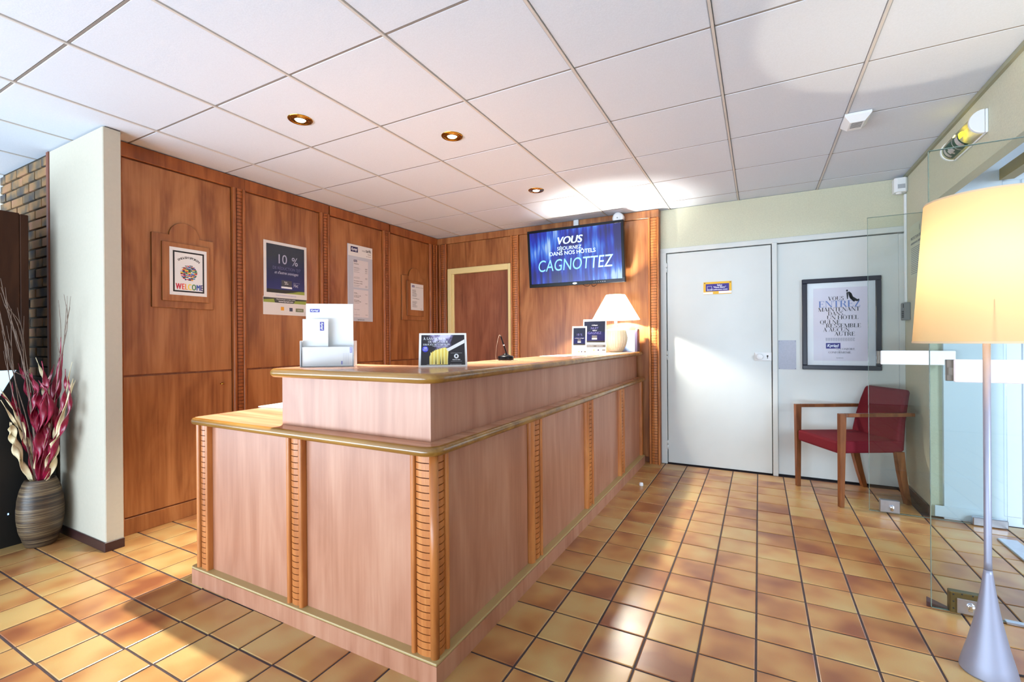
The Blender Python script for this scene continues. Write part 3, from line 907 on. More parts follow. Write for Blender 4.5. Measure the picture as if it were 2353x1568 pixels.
# ------------------------------------------------------------------ television and ceiling-side devices
tv = thing('television', 'flat black television with glowing blue picture on the panelled back wall', 'television', (-1.65, 4.50, 1.77))
tv.rotation_euler = (math.radians(5.2), 0, 0)
tw, thh = 0.512, 0.594
MB().box(-tw, tw, -0.035, 0.018, 0, thh, ch=0.006).build('casing', M['black'], tv, world=False)
bz = MB()
bz.box(-tw, tw, -0.041, -0.034, 0.0, 0.036, ch=.002).box(-tw, tw, -0.041, -0.034, thh - 0.026, thh, ch=.002).box(-tw, -tw + .026, -0.041, -0.034, .036, thh - .026, ch=.002).box(tw - .026, tw, -0.041, -0.034, .036, thh - .026, ch=.002)
bz = bz.build('bezel', M['black'], tv, world=False)


def screen_mat():
    k = NT('lit_blue_screen')
    tc = k.add('ShaderNodeTexCoord')
    mp = k.add('ShaderNodeMapping'); mp.inputs['Scale'].default_value = (22, 1, 2.0); mp.inputs['Rotation'].default_value = (0, 0.32, 0)
    k.ln(tc.outputs['Object'], mp.inputs['Vector'])
    n1 = k.add('ShaderNodeTexNoise'); n1.inputs['Scale'].default_value = 1; n1.inputs['Detail'].default_value = 3; k.ln(mp.outputs[0], n1.inputs['Vector'])
    n2 = k.add('ShaderNodeTexNoise'); n2.inputs['Scale'].default_value = 3.2; n2.inputs['Detail'].default_value = 1; k.ln(tc.outputs['Object'], n2.inputs['Vector'])
    mt = k.add('ShaderNodeMath', operation='MULTIPLY'); k.ln(n1.outputs['Fac'], mt.inputs[0]); k.ln(n2.outputs['Fac'], mt.inputs[1])
    c = k.ramp(mt.outputs[0], [(0.17, lin((6, 12, 110))), (0.25, lin((16, 44, 190))), (0.33, lin((60, 124, 240))), (0.41, lin((190, 225, 255)))])
    k.ln(c, k.b.inputs['Emission Color']); k.b.inputs['Emission Strength'].default_value = 0.75
    k.b.inputs['Base Color'].default_value = (0.005, 0.005, 0.01, 1); k.b.inputs['Roughness'].default_value = 0.25
    return k.m


scn = MB().box(-tw + .026, tw - .026, -0.0385, -0.034, .036, thh - .026).build('screen', screen_mat(), tv, world=False)
glow = emit('screen_lettering_glow', (190, 230, 255), 0.9)
glow2 = emit('screen_lettering_soft', (120, 186, 255), 0.62)
lt = MB()
lt.text('VOUS', 0.105, (-.05, -0.0393, .425), RX, RZ, 'C', slant=.25, bold=.03)
lt.text('SÉJOURNEZ', 0.05, (-.05, -0.0393, .365), RX, RZ, 'C', slant=.1)
lt.text('DANS NOS HÔTELS', 0.056, (-.02, -0.0393, .315), RX, RZ, 'C', bold=.015)
lt.build('lettering', glow, scn, world=False)
MB().text('CAGNOTTEZ', 0.17, (-.01, -0.0393, .16), RX, RZ, 'C', slant=.12, width=.80).build('lettering', glow2, scn, world=False)
MB().disc((0, -0.0415, .018), RX, RZ, .024, 20, ry=.009).build('logo', emit('lit_logo', (210, 235, 255), 1.2), bz, world=False)
bt = MB()
for k in range(6): bt.box(.20 + .022 * k, .208 + .022 * k, -0.0425, -0.041, .015, .02)
bt.build('button', M['greyp'], bz, world=False)
MB().box(-.2, .2, .018, .05, .15, .45).box(-.06, .06, .04, .100, .28, .34).build('wall_bracket', M['black'], tv, world=False)
MB().tube(smooth([(.06, .0, .01), (.09, .005, -.012), (.13, .005, -.016), (.15, .0, .004), (.16, 0, .006), (.17, .005, -.02), (.20, .005, -.018), (.23, 0, .01)]), .003, 6).build('cable', M['black'], tv, world=False)
tag(MB().box(-1.707, -1.652, YW - .03, YW - 0.008, 2.36, H - .006, ch=.003).build('cable_trunking', M['plastic']), 'short white cable trunking above the television', 'cable cover')
sr = thing('alarm_sounder', 'round white alarm sounder above the right corner of the television', 'alarm', (-1.217, YW - .012, 2.41))
MB().lathe([(0.05, 0), (0.05, .03), (.056, .034), (.056, .07), (.05, .078), (.034, .081), (.03, .077), (.012, .077), (0, .077)], (-1.215, YW - .009, 2.412), 32, ax=(-.15, -1, 0)).build('housing', M['plastic'], sr)
MB().lathe([(0.006, 0), (0.006, .003), (0, .003)], (-1.2265, YW - .086, 2.412), 12, ax=(-.15, -1, 0)).build('sound_hole', M['greyp'], sr)
# ceiling detector
cdx, cdy = .497, 3.275
cdt = thing('ceiling_detector', 'white chamfered detector box with slotted grille on the ceiling', 'detector', (cdx, cdy, H - .05))
m = MB()
a, b = (.062, .085), (.034, .06)
vs = [(cdx + sx * a[0], cdy + sy * a[1], H) for sx, sy in ((-1, -1), (1, -1), (1, 1), (-1, 1))] + [(cdx + sx * a[0], cdy + sy * a[1], H - .014) for sx, sy in ((-1, -1), (1, -1), (1, 1), (-1, 1))] + [(cdx + sx * b[0], cdy + sy * b[1], H - .046) for sx, sy in ((-1, -1), (1, -1), (1, 1), (-1, 1))]
fs = [(8, 11, 10, 9)] + [(o + k, o + 4 + k, o + 4 + (k + 1) % 4, o + (k + 1) % 4) for o in (0, 4) for k in range(4)]
m.add(vs, fs).build('housing', M['plastic'], cdt)
g = MB()
for k in range(5): g.box(cdx - .026, cdx + .026, cdy - .05 + .016 * k, cdy - .043 + .016 * k, H - .0475, H - .0462)
g.build('grille', M['greyp'], cdt)
# motion sensor, trunking, grey box, notice, exit sign on right wall
ms = thing('motion_sensor', 'white motion sensor high in the corner beside the cable trunking', 'sensor', (.99, 4.62, 2.33))
MB().prism([(.935, 4.585), (.95, 4.57), (1.005, 4.57), (1.019, 4.585), (1.019, 4.66), (.95, 4.66), (.935, 4.645)], 'Z', 2.335, 2.445).build('housing', M['plastic'], ms, bevel=.004)
MB().box(.955, 1.0, 4.566, 4.5705, 2.36, 2.392).build('lens', plain('grey_lens', (170, 172, 178), .3), ms)
MB().lathe([(.018, 0), (.02, .008), (.02, .014)], (.97, 4.61, 2.324), 16).build('bottom_cap', M['plastic'], ms)
tag(MB().box(1.004, 1.0195, 4.615, 4.640, 1.48, 2.325, ch=.003).build('cable_trunking', M['plastic']), 'thin white cable trunking running down the corner to a grey box', 'cable cover')
gb = thing('control_box', 'small grey wall control box at the foot of the white trunking', 'control', (1.0, 4.58, 1.345))
MB().box(.982, 1.0195, 4.53, 4.635, 1.340, 1.475, ch=.004).build('housing', M['greyp'], gb)
g = MB()
for k in range(4): g.box(.98, .9825, 4.55, 4.60, 1.360 + .014 * k, 1.369 + .014 * k)
g.box(.98, .9825, 4.55, 4.562, 1.435, 1.465)
g.build('vent', M['ink'], gb)
nt = tag(MB().box(1.0185, 1.0195, 4.14, 4.53, 1.652, 2.045).build('wall_notice', plain('grey_green_paper', (196, 200, 178), .7)), 'printed legal notice sheet on the right wall behind the floor lamp', 'notice')
m = MB(); LV = V((0, -1, 0))
m.text('1', .06, (1.018, 4.30, 1.98), LV, RZ, 'C', bold=.03)
m.text('PROTECTION DES MINEURS', .03, (1.018, 4.51, 1.935), LV, RZ, 'L', bold=.02)
m.text("RÉPRESSION DE L'IVRESSE PUBLIQUE", .022, (1.018, 4.51, 1.90), LV, RZ, 'L', bold=.02)
for k in range(15):
    z = 1.87 - k * .0135
    m.quad((1.0183, 4.51, z), (1.0183, 4.51 - .3 - .05 * random.random(), z), (1.0183, 4.2, z + .004), (1.0183, 4.51, z + .004))
m.build('lettering', M['inkg'], nt)

ex = thing('exit_sign', 'lit green emergency exit sign with clear cover high on the right wall', 'sign', (1.0, 3.38, 2.23))
MB().box(1.008, 1.0195, 3.165, 3.60, 2.232, 2.352, ch=.003).build('back_plate', M['plastic'], ex)


def halfpoly(r, n=10, cx=1.006, cz=2.292, k=1.0):
    return [(cx + 0.0 - r * k * math.sin(PI * i / n), cz + r * math.cos(PI * i / n)) for i in range(n + 1)]


for y0, y1 in ((3.166, 3.185), (3.582, 3.598)):
    p = halfpoly(.06, 12)
    MB().prism(p, 'Y', y0, y1).build('end_cap', M['plastic'], ex, bevel=.002)
cov = MB()
p0 = halfpoly(.056, 14)
vs = [(x, 3.186, z) for x, z in p0] + [(x, 3.581, z) for x, z in p0]; n = len(p0)
cov.add(vs, [(i, n + i, n + i + 1, i + 1) for i in range(n - 1)], 0, True)
cov.build('cover', glass('clear_cover', (.93, .95, .93), 1.25), ex)
pic = MB()
pg = halfpoly(.0545, 14)


def exq(y0, y1, i0, i1, mi, dr=0.0):
    for i in range(i0, i1):
        (xa, za), (xb, zb) = pg[i], pg[i + 1]
        pic.quad((xa - dr, y0, za), (xa - dr, y1, za), (xb - dr, y1, zb), (xb - dr, y0, zb), mi)


exq(3.33, 3.565, 6, 13, 0)
exq(3.345, 3.385, 7, 12, 1, .0006)
exq(3.42, 3.428, 6, 13, 1, .0006)
exq(3.445, 3.475, 9, 11, 1, .0006); exq(3.475, 3.495, 8, 12, 1, .0006); exq(3.495, 3.51, 9, 11, 1, .0006)
exq(3.525, 3.55, 7, 12, 1, .0006)
pic.build('pictogram', [plain('exit_green', (0, 92, 66), .4), M['inkw']], ex)
MB().lathe([(.012, -.03), (.012, .03)], (.985, 3.42, 2.318), 12, ax=(0, 1, 0)).build('lamp_tube', emit('yellow_lamp', (255, 225, 40), 4), ex)
point('exit_sign_glow', (-.045, 0.04, .09), .08, (1, .8, .2), .01, ex)

# ------------------------------------------------------------------ door sign
ds = thing('door_sign', 'yellow and indigo conference room sign on the white door', 'sign', (-.336, YB - .013, 1.62))
MB().box(-.456, -.218, YB - .017, YB - .0125, 1.622, 1.737, ch=.001).build('plate', plain('sign_yellow', (226, 172, 30), .3), ds)
MB().box(-.436, -.238, YB - .0176, YB - .017, 1.650, 1.718).build('panel', plain('sign_indigo', (46, 20, 122), .3), ds)
m = MB(); ys = YB - .0182
m.text('Salon', .020, (-.318, ys, 1.698), RX, RZ, 'C', bold=.03)
m.text('"Mont Blanc"', .020, (-.318, ys, 1.679), RX, RZ, 'C', bold=.03)
m.text('Conference room', .018, (-.318, ys, 1.659), RX, RZ, 'C', bold=.03)
for (x0, x1, z0, z1) in ((-.424, -.384, 1.656, 1.658), (-.424, -.384, 1.696, 1.698), (-.424, -.422, 1.658, 1.696), (-.386, -.384, 1.658, 1.696)):
    m.quad((x0, ys, z0), (x1, ys, z0), (x1, ys, z1), (x0, ys, z1))
m.text('Kyriad', .012, (-.404, ys, 1.664), RX, RZ, 'C', bold=.03)
m.build('lettering', M['inkw'], ds)
MB().box(-.456, -.375, YB - .0184, YB - .017, 1.624, 1.642).build('glare_strip', M['inkw'], ds)  # white strips painting the glare reflected along the lower edge of the plate
MB().box(-.325, -.218, YB - .0184, YB - .017, 1.628, 1.648).build('glare_strip', M['inkw'], ds)
for x_ in (-.445, -.229): MB().lathe([(.004, 0), (.004, .003), (0, .003)], (x_, YB - .017, 1.727), 10, ax=(0, -1, 0)).build('screw', M['ink'], ds)


# ------------------------------------------------------------------ serif capitals for the posters
TK, TN = .17, .045


def _arc(cx, cy, rx, ry, a0, a1, n=14, tk=TK, tn=TN):
    q = []
    for i in range(n):
        o = []
        for t in (i, i + 1):
            a = math.radians(a0 + (a1 - a0) * t / n)
            w_ = tn + (tk - tn) * abs(math.cos(a)) ** 1.5
            o += [(cx + rx * math.cos(a), cy + ry * math.sin(a)), (cx + (rx - w_) * math.cos(a), cy + (ry - max(w_ * .5, tn)) * math.sin(a))]
        q.append([o[0], o[1], o[3], o[2]])
    return q


def _l(x0, y0, x1, y1, w_):
    return [[(x0 - w_ / 2, y0), (x0 + w_ / 2, y0), (x1 + w_ / 2, y1), (x1 - w_ / 2, y1)]]


def _h(x0, x1, y, w_=TN):
    return [[(x0, y - w_ / 2), (x1, y - w_ / 2), (x1, y + w_ / 2), (x0, y + w_ / 2)]]


def _s(x, y, w_=.17):
    yy = y + (.015 if y < .5 else -.015)
    return _h(x - w_, x + w_, yy, .03)


GL = {
    'A': (.86, _l(.12, 0, .43, 1, TN) + _l(.74, 0, .41, 1, TK) + _h(.22, .62, .33) + _s(.12, 0, .12) + _s(.74, 0)),
    'B': (.76, _l(.17, 0, .17, 1, TK) + _h(.05, .45, .98) + _h(.05, .45, .02) + _h(.17, .45, .52) + _arc(.42, .75, .25, .25, -90, 90) + _arc(.43, .26, .29, .26, -90, 90)),
    'C': (.82, _arc(.45, .5, .41, .52, 55, 305, 22) + _l(.72, .72, .72, .98, TN) + _l(.72, .02, .72, .22, TN)),
    'D': (.90, _l(.17, 0, .17, 1, TK) + _h(.05, .42, .98) + _h(.05, .42, .02) + _arc(.42, .5, .42, .5, -90, 90, 18)),
    'E': (.74, _l(.17, 0, .17, 1, TK) + _h(.05, .64, .98) + _h(.05, .66, .02) + _h(.17, .5, .52) + _l(.63, .8, .63, 1, TN) + _l(.65, 0, .65, .22, TN) + _l(.5, .42, .5, .62, TN)),
    'F': (.70, _l(.17, 0, .17, 1, TK) + _h(.05, .64, .98) + _h(.17, .5, .52) + _l(.63, .8, .63, 1, TN) + _s(.17, 0)),
    'G': (.88, _arc(.45, .5, .41, .52, 55, 305, 22) + _l(.72, .72, .72, .98, TN) + _l(.72, .02, .72, .4, .14) + _h(.56, .86, .4, .03)),
    'H': (.96, _l(.17, 0, .17, 1, TK) + _l(.79, 0, .79, 1, TK) + _h(.17, .79, .52) + _s(.17, 0) + _s(.17, 1) + _s(.79, 0) + _s(.79, 1)),
    'I': (.40, _l(.2, 0, .2, 1, TK) + _s(.2, 0) + _s(.2, 1)),
    'L': (.72, _l(.17, 0, .17, 1, TK) + _h(.05, .64, .02) + _l(.63, 0, .63, .24, TN) + _s(.17, 1)),
    'M': (1.08, _l(.14, 0, .14, 1, TN) + _l(.17, 1, .53, 0, TK) + _l(.53, 0, .90, 1, TN) + _l(.92, 0, .92, 1, TK) + _s(.14, 0, .12) + _s(.92, 0) + _s(.12, 1, .1) + _s(.95, 1, .12)),
    'N': (.92, _l(.14, 0, .14, 1, TN) + _l(.16, 1, .78, 0, TK) + _l(.79, 0, .79, 1, TN) + _s(.14, 0, .12) + _s(.12, 1, .1) + _s(.79, 1, .12)),
    'O': (.94, _arc(.47, .5, .43, .52, 0, 360, 28)),
    'P': (.74, _l(.17, 0, .17, 1, TK) + _h(.05, .42, .98) + _h(.17, .42, .47) + _arc(.41, .725, .28, .275, -90, 90) + _s(.17, 0)),
    'Q': (.94, _arc(.47, .5, .43, .52, 0, 360, 28) + _l(.5, .05, .92, -.22, .12)),
    'R': (.84, _l(.17, 0, .17, 1, TK) + _h(.05, .42, .98) + _h(.17, .42, .5) + _arc(.41, .74, .27, .26, -90, 90) + _l(.44, .5, .72, 0, TK) + _s(.17, 0) + _s(.74, 0, .1)),
    'S': (.64, _arc(.32, .745, .24, .265, 30, 270, 14) + _arc(.32, .255, .27, .265, -150, 90, 14) + _l(.54, .74, .54, .98, TN) + _l(.08, .02, .08, .26, TN)),
    'T': (.78, _l(.39, 0, .39, 1, TK) + _h(.04, .74, .98) + _l(.06, .76, .06, 1, TN) + _l(.72, .76, .72, 1, TN) + _s(.39, 0)),
    'U': (.90, _l(.18, .3, .18, 1, TK) + _l(.74, .3, .74, 1, TN) + _arc(.43, .3, .335, .32, 180, 360, 14, .12, .05) + _s(.18, 1) + _s(.74, 1, .12)),
    'V': (.86, _l(.14, 1, .44, 0, TK) + _l(.44, 0, .74, 1, TN) + _s(.14, 1) + _s(.74, 1, .12)),
    'Z': (.72, _l(.14, 0, .60, 1, TK) + _h(.06, .66, .98) + _h(.06, .66, .02) + _l(.08, .76, .08, 1, TN) + _l(.65, 0, .65, .24, TN)),
    '.': (.24, _l(.1, 0, .1, .12, .12)), ',': (.24, _l(.06, -.14, .12, .12, .1)), ' ': (.34, []),
}
for ch_, base_, acc in (('À', 'A', _l(.34, 1.24, .50, 1.08, .08)), ('É', 'E', _l(.30, 1.08, .46, 1.24, .08)), ('Ô', 'O', _l(.36, 1.1, .48, 1.24, .05) + _l(.60, 1.1, .48, 1.24, .05)), ('Ê', 'E', _l(.26, 1.1, .38, 1.24, .05) + _l(.5, 1.1, .38, 1.24, .05))):
    GL[ch_] = (GL[base_][0], GL[base_][1] + acc)


def serif(m, txt, o, right, up, height, width, mi=0):
    tot = sum(GL[c][0] for c in txt)
    kx = width / tot
    o, right, up = V(o), V(right), V(up); nr = right.cross(up)
    x = 0; j = 0
    for c in txt:
        adv, qs = GL[c]
        for q in qs:
            j += 1
            m.add([o + right * (x + px) * kx + up * py * height + nr * (0.000008 * (j % 7)) for px, py in q], [(0, 1, 2, 3)], mi)
        x += adv
    return m


def logo(m, o, right, up, w_, h_, box=0, ink=1):
    o, right, up = V(o), V(right), V(up); nr = right.cross(up)
    m.add([o, o + right * w_, o + right * w_ + up * h_, o + up * h_], [(0, 1, 2, 3)], box)
    m.text('Kyriad', h_ * .72, o + right * w_ * .08 + up * h_ * .30 + nr * .0004, right, up, 'L', ink, slant=.2, width=w_ * .76, bold=.035)
    m.quad(*[o + right * w_ * a + up * h_ * b_ + nr * .0004 for a, b_ in ((.62, .12), (.82, .12), (.82, .17), (.62, .17))], mi=ink)


# ------------------------------------------------------------------ framed poster
fx0, fx1, fz0, fz1 = .327, .868, .941, 1.708
fy = YB - .004
fp_ = thing('framed_poster', 'dark framed typographic poster on the white panel above the red chair', 'picture', ((fx0 + fx1) / 2, fy, fz0))
m = MB()
fwid = .037
m.prism([(fx0, fz0), (fx1, fz0), (fx1, fz1), (fx0, fz1)], 'Y', fy - .004, fy)
m.box(fx0, fx1, fy - .028, fy - .004, fz0, fz0 + fwid, ch=.004).box(fx0, fx1, fy - .028, fy - .004, fz1 - fwid, fz1, ch=.004).box(fx0, fx0 + fwid, fy - .028, fy - .004, fz0 + fwid, fz1 - fwid, ch=.004).box(fx1 - fwid, fx1, fy - .028, fy - .004, fz0 + fwid, fz1 - fwid, ch=.004)
m.build('frame', M['frame'], fp_)
MB().box(fx0 + fwid, fx1 - fwid, fy - .009, fy - .0045, fz0 + fwid, fz1 - fwid).build('mat_board', M['paper'], fp_)


def PX(cx): return fx0 + (cx - 218) / 657 * (fx1 - fx0)
def PZ(cy, cx=500): return fz1 - (cy - (296 - (cx - 218) / 657 * 30)) / 745 * (fz1 - fz0)


py_ = fy - .0094
pr = MB().quad((PX(318), py_, PZ(955)), (PX(770), py_, PZ(955)), (PX(770), py_, PZ(362)), (PX(318), py_, PZ(362))).build('print', plain('pale_lilac_print', (222, 214, 222), .55), fp_)
m = MB(); py_ -= .0003
for t, xa, xb, ya, yb, mi in (('VOUS', 445, 577, 433, 465, 0), ('ENTREZ', 362, 712, 468, 520, 1), ('MAINTENANT', 360, 707, 522, 553, 0), ('DANS.', 443, 580, 556, 586, 0), ('UN HÔTEL', 433, 697, 588, 619, 0),
                              ('QUI NE', 373, 547, 624, 655, 0), ('RESSEMBLE', 425, 717, 654, 685, 0), ('À AUCUN', 400, 622, 688, 718, 0), ('AUTRE', 495, 668, 721, 752, 0), ('CONFORT,', 545, 668, 852, 867, 0), ('CONFORMISME.', 445, 637, 879, 894, 0)):
    serif(m, t, (PX(xa), py_, PZ(yb)), RX, RZ, PZ(ya) - PZ(yb), PX(xb) - PX(xa), mi)
for k, (xa, xb) in enumerate(((422, 668), (422, 668), (422, 662), (422, 668))):
    z = PZ(772 + 7 * k)
    for q in range(12):
        a = xa + (xb - xa) * q / 12
        m.quad((PX(a), py_, z), (PX(a + 17), py_, z), (PX(a + 17), py_, z + .0028), (PX(a), py_, z + .0028), 2)
m.text('tout', .012, (PX(512), py_, PZ(866)), RX, RZ, 'L', 2); m.text('sans', .010, (PX(530), py_, PZ(876)), RX, RZ, 'L', 2)
m.text('kyriad.com', .011, (PX(540), py_, PZ(934)), RX, RZ, 'C', 0)
for man in ([(608, 402), (622, 398), (640, 412), (652, 440), (642, 466), (624, 448)], [(630, 444), (650, 438), (692, 465), (685, 479), (640, 466)], [(683, 466), (697, 457), (704, 462), (693, 483)],
            [(598, 406), (608, 400), (613, 428), (610, 457), (603, 459), (600, 430)], [(626, 404), (636, 408), (640, 450), (632, 462), (626, 440)], [(640, 462), (655, 458), (668, 472), (662, 482), (648, 474)]):
    m.poly([(PX(x), py_ - .0002, PZ(y)) for x, y in man], 0)
m.disc((PX(603), py_ - .0002, PZ(390)), RX, RZ, .0065, 16, 0, ry=.0085)
m.build('lettering', [M['ink'], M['inkb'], M['inkg']], pr)
m = MB(); logo(m, (PX(424), py_, PZ(856)), RX, RZ, PX(546) - PX(424), PZ(810) - PZ(856))
m.build('logo', [M['logo'], M['inkw']], pr)
MB().box(fx0 + fwid, fx1 - fwid, fy - .016, fy - .0145, fz0 + fwid, fz1 - fwid).build('glazing', glass('picture_glass', (.97, .97, .98), 1.35), fp_)

# ------------------------------------------------------------------ sheets on the cupboards (reading direction +y)
RY_ = V((0, 1, 0))


def sheet(name, label, cat, y0, y1, z0, z1, x, mat, th=.0012, group=None):
    return tag(MB().box(x, x + th, y0, y1, z0, z1).build(name, mat), label, cat, group)


xp = XL + .0275
ws = sheet('welcome_sheet', 'white welcome sheet with flag globe pinned to the arched plaque', 'sign', 1.651, 1.887, 1.532, 1.854, xp, M['paper'])
xq = xp + .0016
m = MB()
y0, y1, z0, z1 = 1.671, 1.869, 1.554, 1.832
bwid = .010
for (a, b_, c, d) in ((y0, y1, z0, z0 + bwid), (y0, y1, z1 - bwid, z1), (y0, y0 + bwid, z0 + bwid, z1 - bwid), (y1 - bwid, y1, z0 + bwid, z1 - bwid)):
    m.quad((xq, a, c), (xq, b_, c), (xq, b_, d), (xq, a, d))
arct = 'ENGLISH SPOKEN'
ws_ = [(.34 if c_ == ' ' else text_geo(c_)[2] + .12) for c_ in arct]
acc = 0
for c_, wc_ in zip(arct, ws_):
    an = math.radians(130 - 80 * (acc + wc_ / 2) / sum(ws_)); acc += wc_
    cy_, cz_ = 1.770 + .098 * math.cos(an), 1.688 + .098 * math.sin(an)
    rr = V((0, math.sin(an), -math.cos(an))); uu = V((0, math.cos(an), math.sin(an)))
    if c_ != ' ': m.text(c_, .021, (xq, cy_, cz_), rr, uu, 'C', bold=.03)
m.build('lettering', M['ink'], ws)
m = MB()
fc = [(216, 30, 40), (240, 240, 240), (30, 50, 140), (250, 210, 60), (40, 130, 70), (20, 20, 30), (90, 150, 220)]
fmats = [plain('flag_ink', c, .6) for c in fc]
for r in range(11):
    zz = 1.6365 + .0095 * r
    hwid = math.sqrt(max(0, .054 ** 2 - (zz + .0045 - 1.688) ** 2))
    yy = 1.770 - hwid
    while yy < 1.770 + hwid - .003:
        e_ = min(yy + random.uniform(.008, .02), 1.770 + hwid)
        k = random.sample(range(7), 2)
        zm = zz + .0095 * random.choice((.33, .5, .66))
        m.quad((xq, yy, zz), (xq, e_, zz), (xq, e_, zm), (xq, yy, zm), k[0])
        m.quad((xq, yy, zm), (xq, e_, zm), (xq, e_, zz + .0088), (xq, yy, zz + .0088), k[1])
        yy = e_ + .0008
m.build('flag_globe', fmats, ws)
wc = [(206, 44, 70), (230, 70, 60), (240, 150, 60), (250, 220, 70), (60, 130, 70), (50, 90, 170), (50, 40, 110)]
m = MB()
xw_ = 1.688
for i, c_ in enumerate('WELCOME'):
    wd_ = text_geo(c_)[2] * .058 * .56
    m.text(c_, .058, (xq, xw_, 1.572), RY_, RZ, 'L', i, wide=.56, bold=.03); xw_ += wd_ + .0035
m.build('welcome_lettering', [plain('rainbow_ink', c, .6) for c in wc], ws)

# discount poster
xd = XL + .002
up_ = sheet('discount_poster', 'dark blue discount poster with white border on the second cupboard', 'poster', 2.333, 2.733, 1.574, 2.033, xd + .0014, M['paperw'])


def nightmat():
    k = NT('night_sky_print')
    tc = k.add('ShaderNodeTexCoord'); sx = k.add('ShaderNodeSeparateXYZ'); k.ln(tc.outputs['Object'], sx.inputs[0])
    nz = k.add('ShaderNodeTexNoise'); nz.inputs['Scale'].default_value = 9; k.ln(tc.outputs['Object'], nz.inputs['Vector'])
    ml = k.add('ShaderNodeMath', operation='MULTIPLY_ADD'); ml.inputs[1].default_value = .10; k.ln(nz.outputs['Fac'], ml.inputs[0]); k.ln(sx.outputs['Z'], ml.inputs[2])
    k.ln(k.ramp(ml.outputs[0], [(.04, lin((52, 50, 130))), (.20, lin((26, 26, 84))), (.40, lin((28, 32, 50)))]), k.b.inputs['Base Color'])
    k.b.inputs['Roughness'].default_value = .25
    return k.m


M['nightp'] = nightmat()
xe = xd + .0029
nm = MB().quad((xe, 2.357, 1.643), (xe, 2.709, 1.643), (xe, 2.709, 2.010), (xe, 2.357, 2.010))
nb = nm.build('night_picture', M['nightp'], up_)
green = plain('green_print', (150, 165, 70), .4); darkp = plain('dark_hill_print', (38, 36, 30), .4)
m = MB()
m.quad((xe, 2.357, 1.613), (xe, 2.709, 1.613), (xe, 2.709, 1.643), (xe, 2.357, 1.643), 0)
m.add([(xe + .0003, 2.52, 1.613), (xe + .0003, 2.709, 1.613), (xe + .0003, 2.709, 1.640), (xe + .0003, 2.65, 1.637), (xe + .0003, 2.60, 1.626)], [(0, 1, 2, 3, 4)], 1)
m.build('hill_picture', [darkp, green], up_)
m = MB(); xf = xe + .0006
m.text('10', .11, (xf, 2.445, 1.858), RY_, RZ, 'L', 0, wide=.9); m.text('%', .10, (xf, 2.585, 1.855), RY_, RZ, 'L', 0, wide=.9)
m.text('DE RÉDUCTION 7J/7', .034, (xf, 2.54, 1.808), RY_, RZ, 'C', 1, width=.26)
m.text("et d'autres avantages", .034, (xf, 2.535, 1.772), RY_, RZ, 'C', 0, slant=.3, width=.22, bold=.01)
m.text('79€', .030, (xf, 2.598, 1.672), RY_, RZ, 'L', 0, bold=.02)
m.text('pour toute une', .010, (xf, 2.60, 1.706), RY_, RZ, 'L', 0); m.text('nuitée', .010, (xf, 2.60, 1.697), RY_, RZ, 'L', 0)
m.text('POUR EN SAVOIR PLUS ET BÉNÉFICIER', .011, (xf, 2.533, 1.59), RY_, RZ, 'C', 2)
m.build('lettering', [plain('pale_ink', (176, 178, 205), .5), plain('dim_lilac_ink', (92, 92, 140), .5), M['inkl']], up_)
m = MB()
m.quad((xf, 2.489, 1.672), (xf, 2.585, 1.672), (xf, 2.585, 1.722), (xf, 2.489, 1.722), 0); m.quad((xf, 2.487, 1.655), (xf, 2.587, 1.655), (xf, 2.587, 1.670), (xf, 2.487, 1.670), 1)
m.text('best', .016, (xf + .0003, 2.515, 1.704), RY_, RZ, 'L', 1, bold=.03); m.text('price', .016, (xf + .0003, 2.52, 1.690), RY_, RZ, 'L', 1, bold=.03)
m.build('card_picture', [plain('card_grey', (62, 62, 72), .4), M['inkw']], up_)
lo_ = sheet('poster_footer', 'white lower sheet with small coloured logos below the discount poster', 'poster', 2.328, 2.728, 1.432, 1.578, xd, M['paperw'])
m = MB(); xg = xd + .0016
m.quad((xg, 2.33, 1.532), (xg, 2.727, 1.532), (xg, 2.727, 1.572), (xg, 2.33, 1.572), 0)
m.quad((xg + .0002, 2.33, 1.532), (xg + .0002, 2.43, 1.532), (xg + .0002, 2.42, 1.562), (xg + .0002, 2.33, 1.552), 1); m.quad((xg + .0002, 2.60, 1.532), (xg + .0002, 2.727, 1.532), (xg + .0002, 2.727, 1.56), (xg + .0002, 2.62, 1.556), 1)
m.text('TÉLÉCHARGEZ NOTRE CARTE', .013, (xg + .0004, 2.53, 1.556), RY_, RZ, 'C', 2); m.text('www.kyriad.com', .020, (xg + .0004, 2.53, 1.539), RY_, RZ, 'C', 2, bold=.02)
m.quad((xg, 2.483, 1.470), (xg, 2.512, 1.470), (xg, 2.512, 1.50), (xg, 2.483, 1.50), 3); m.quad((xg, 2.562, 1.466), (xg, 2.592, 1.466), (xg, 2.592, 1.496), (xg, 2.562, 1.496), 4)
m.quad((xg, 2.622, 1.464), (xg, 2.70, 1.464), (xg, 2.70, 1.494), (xg, 2.622, 1.494), 5)
m.text('RÉSERVEZ', .010, (xg + .0004, 2.661, 1.476), RY_, RZ, 'C', 2)
m.build('print', [plain('dark_band_print', (60, 62, 58), .4), green, M['inkw'], plain('orange_logo', (240, 170, 50), .5), M['navy'], plain('olive_logo', (120, 126, 96), .5)], lo_)

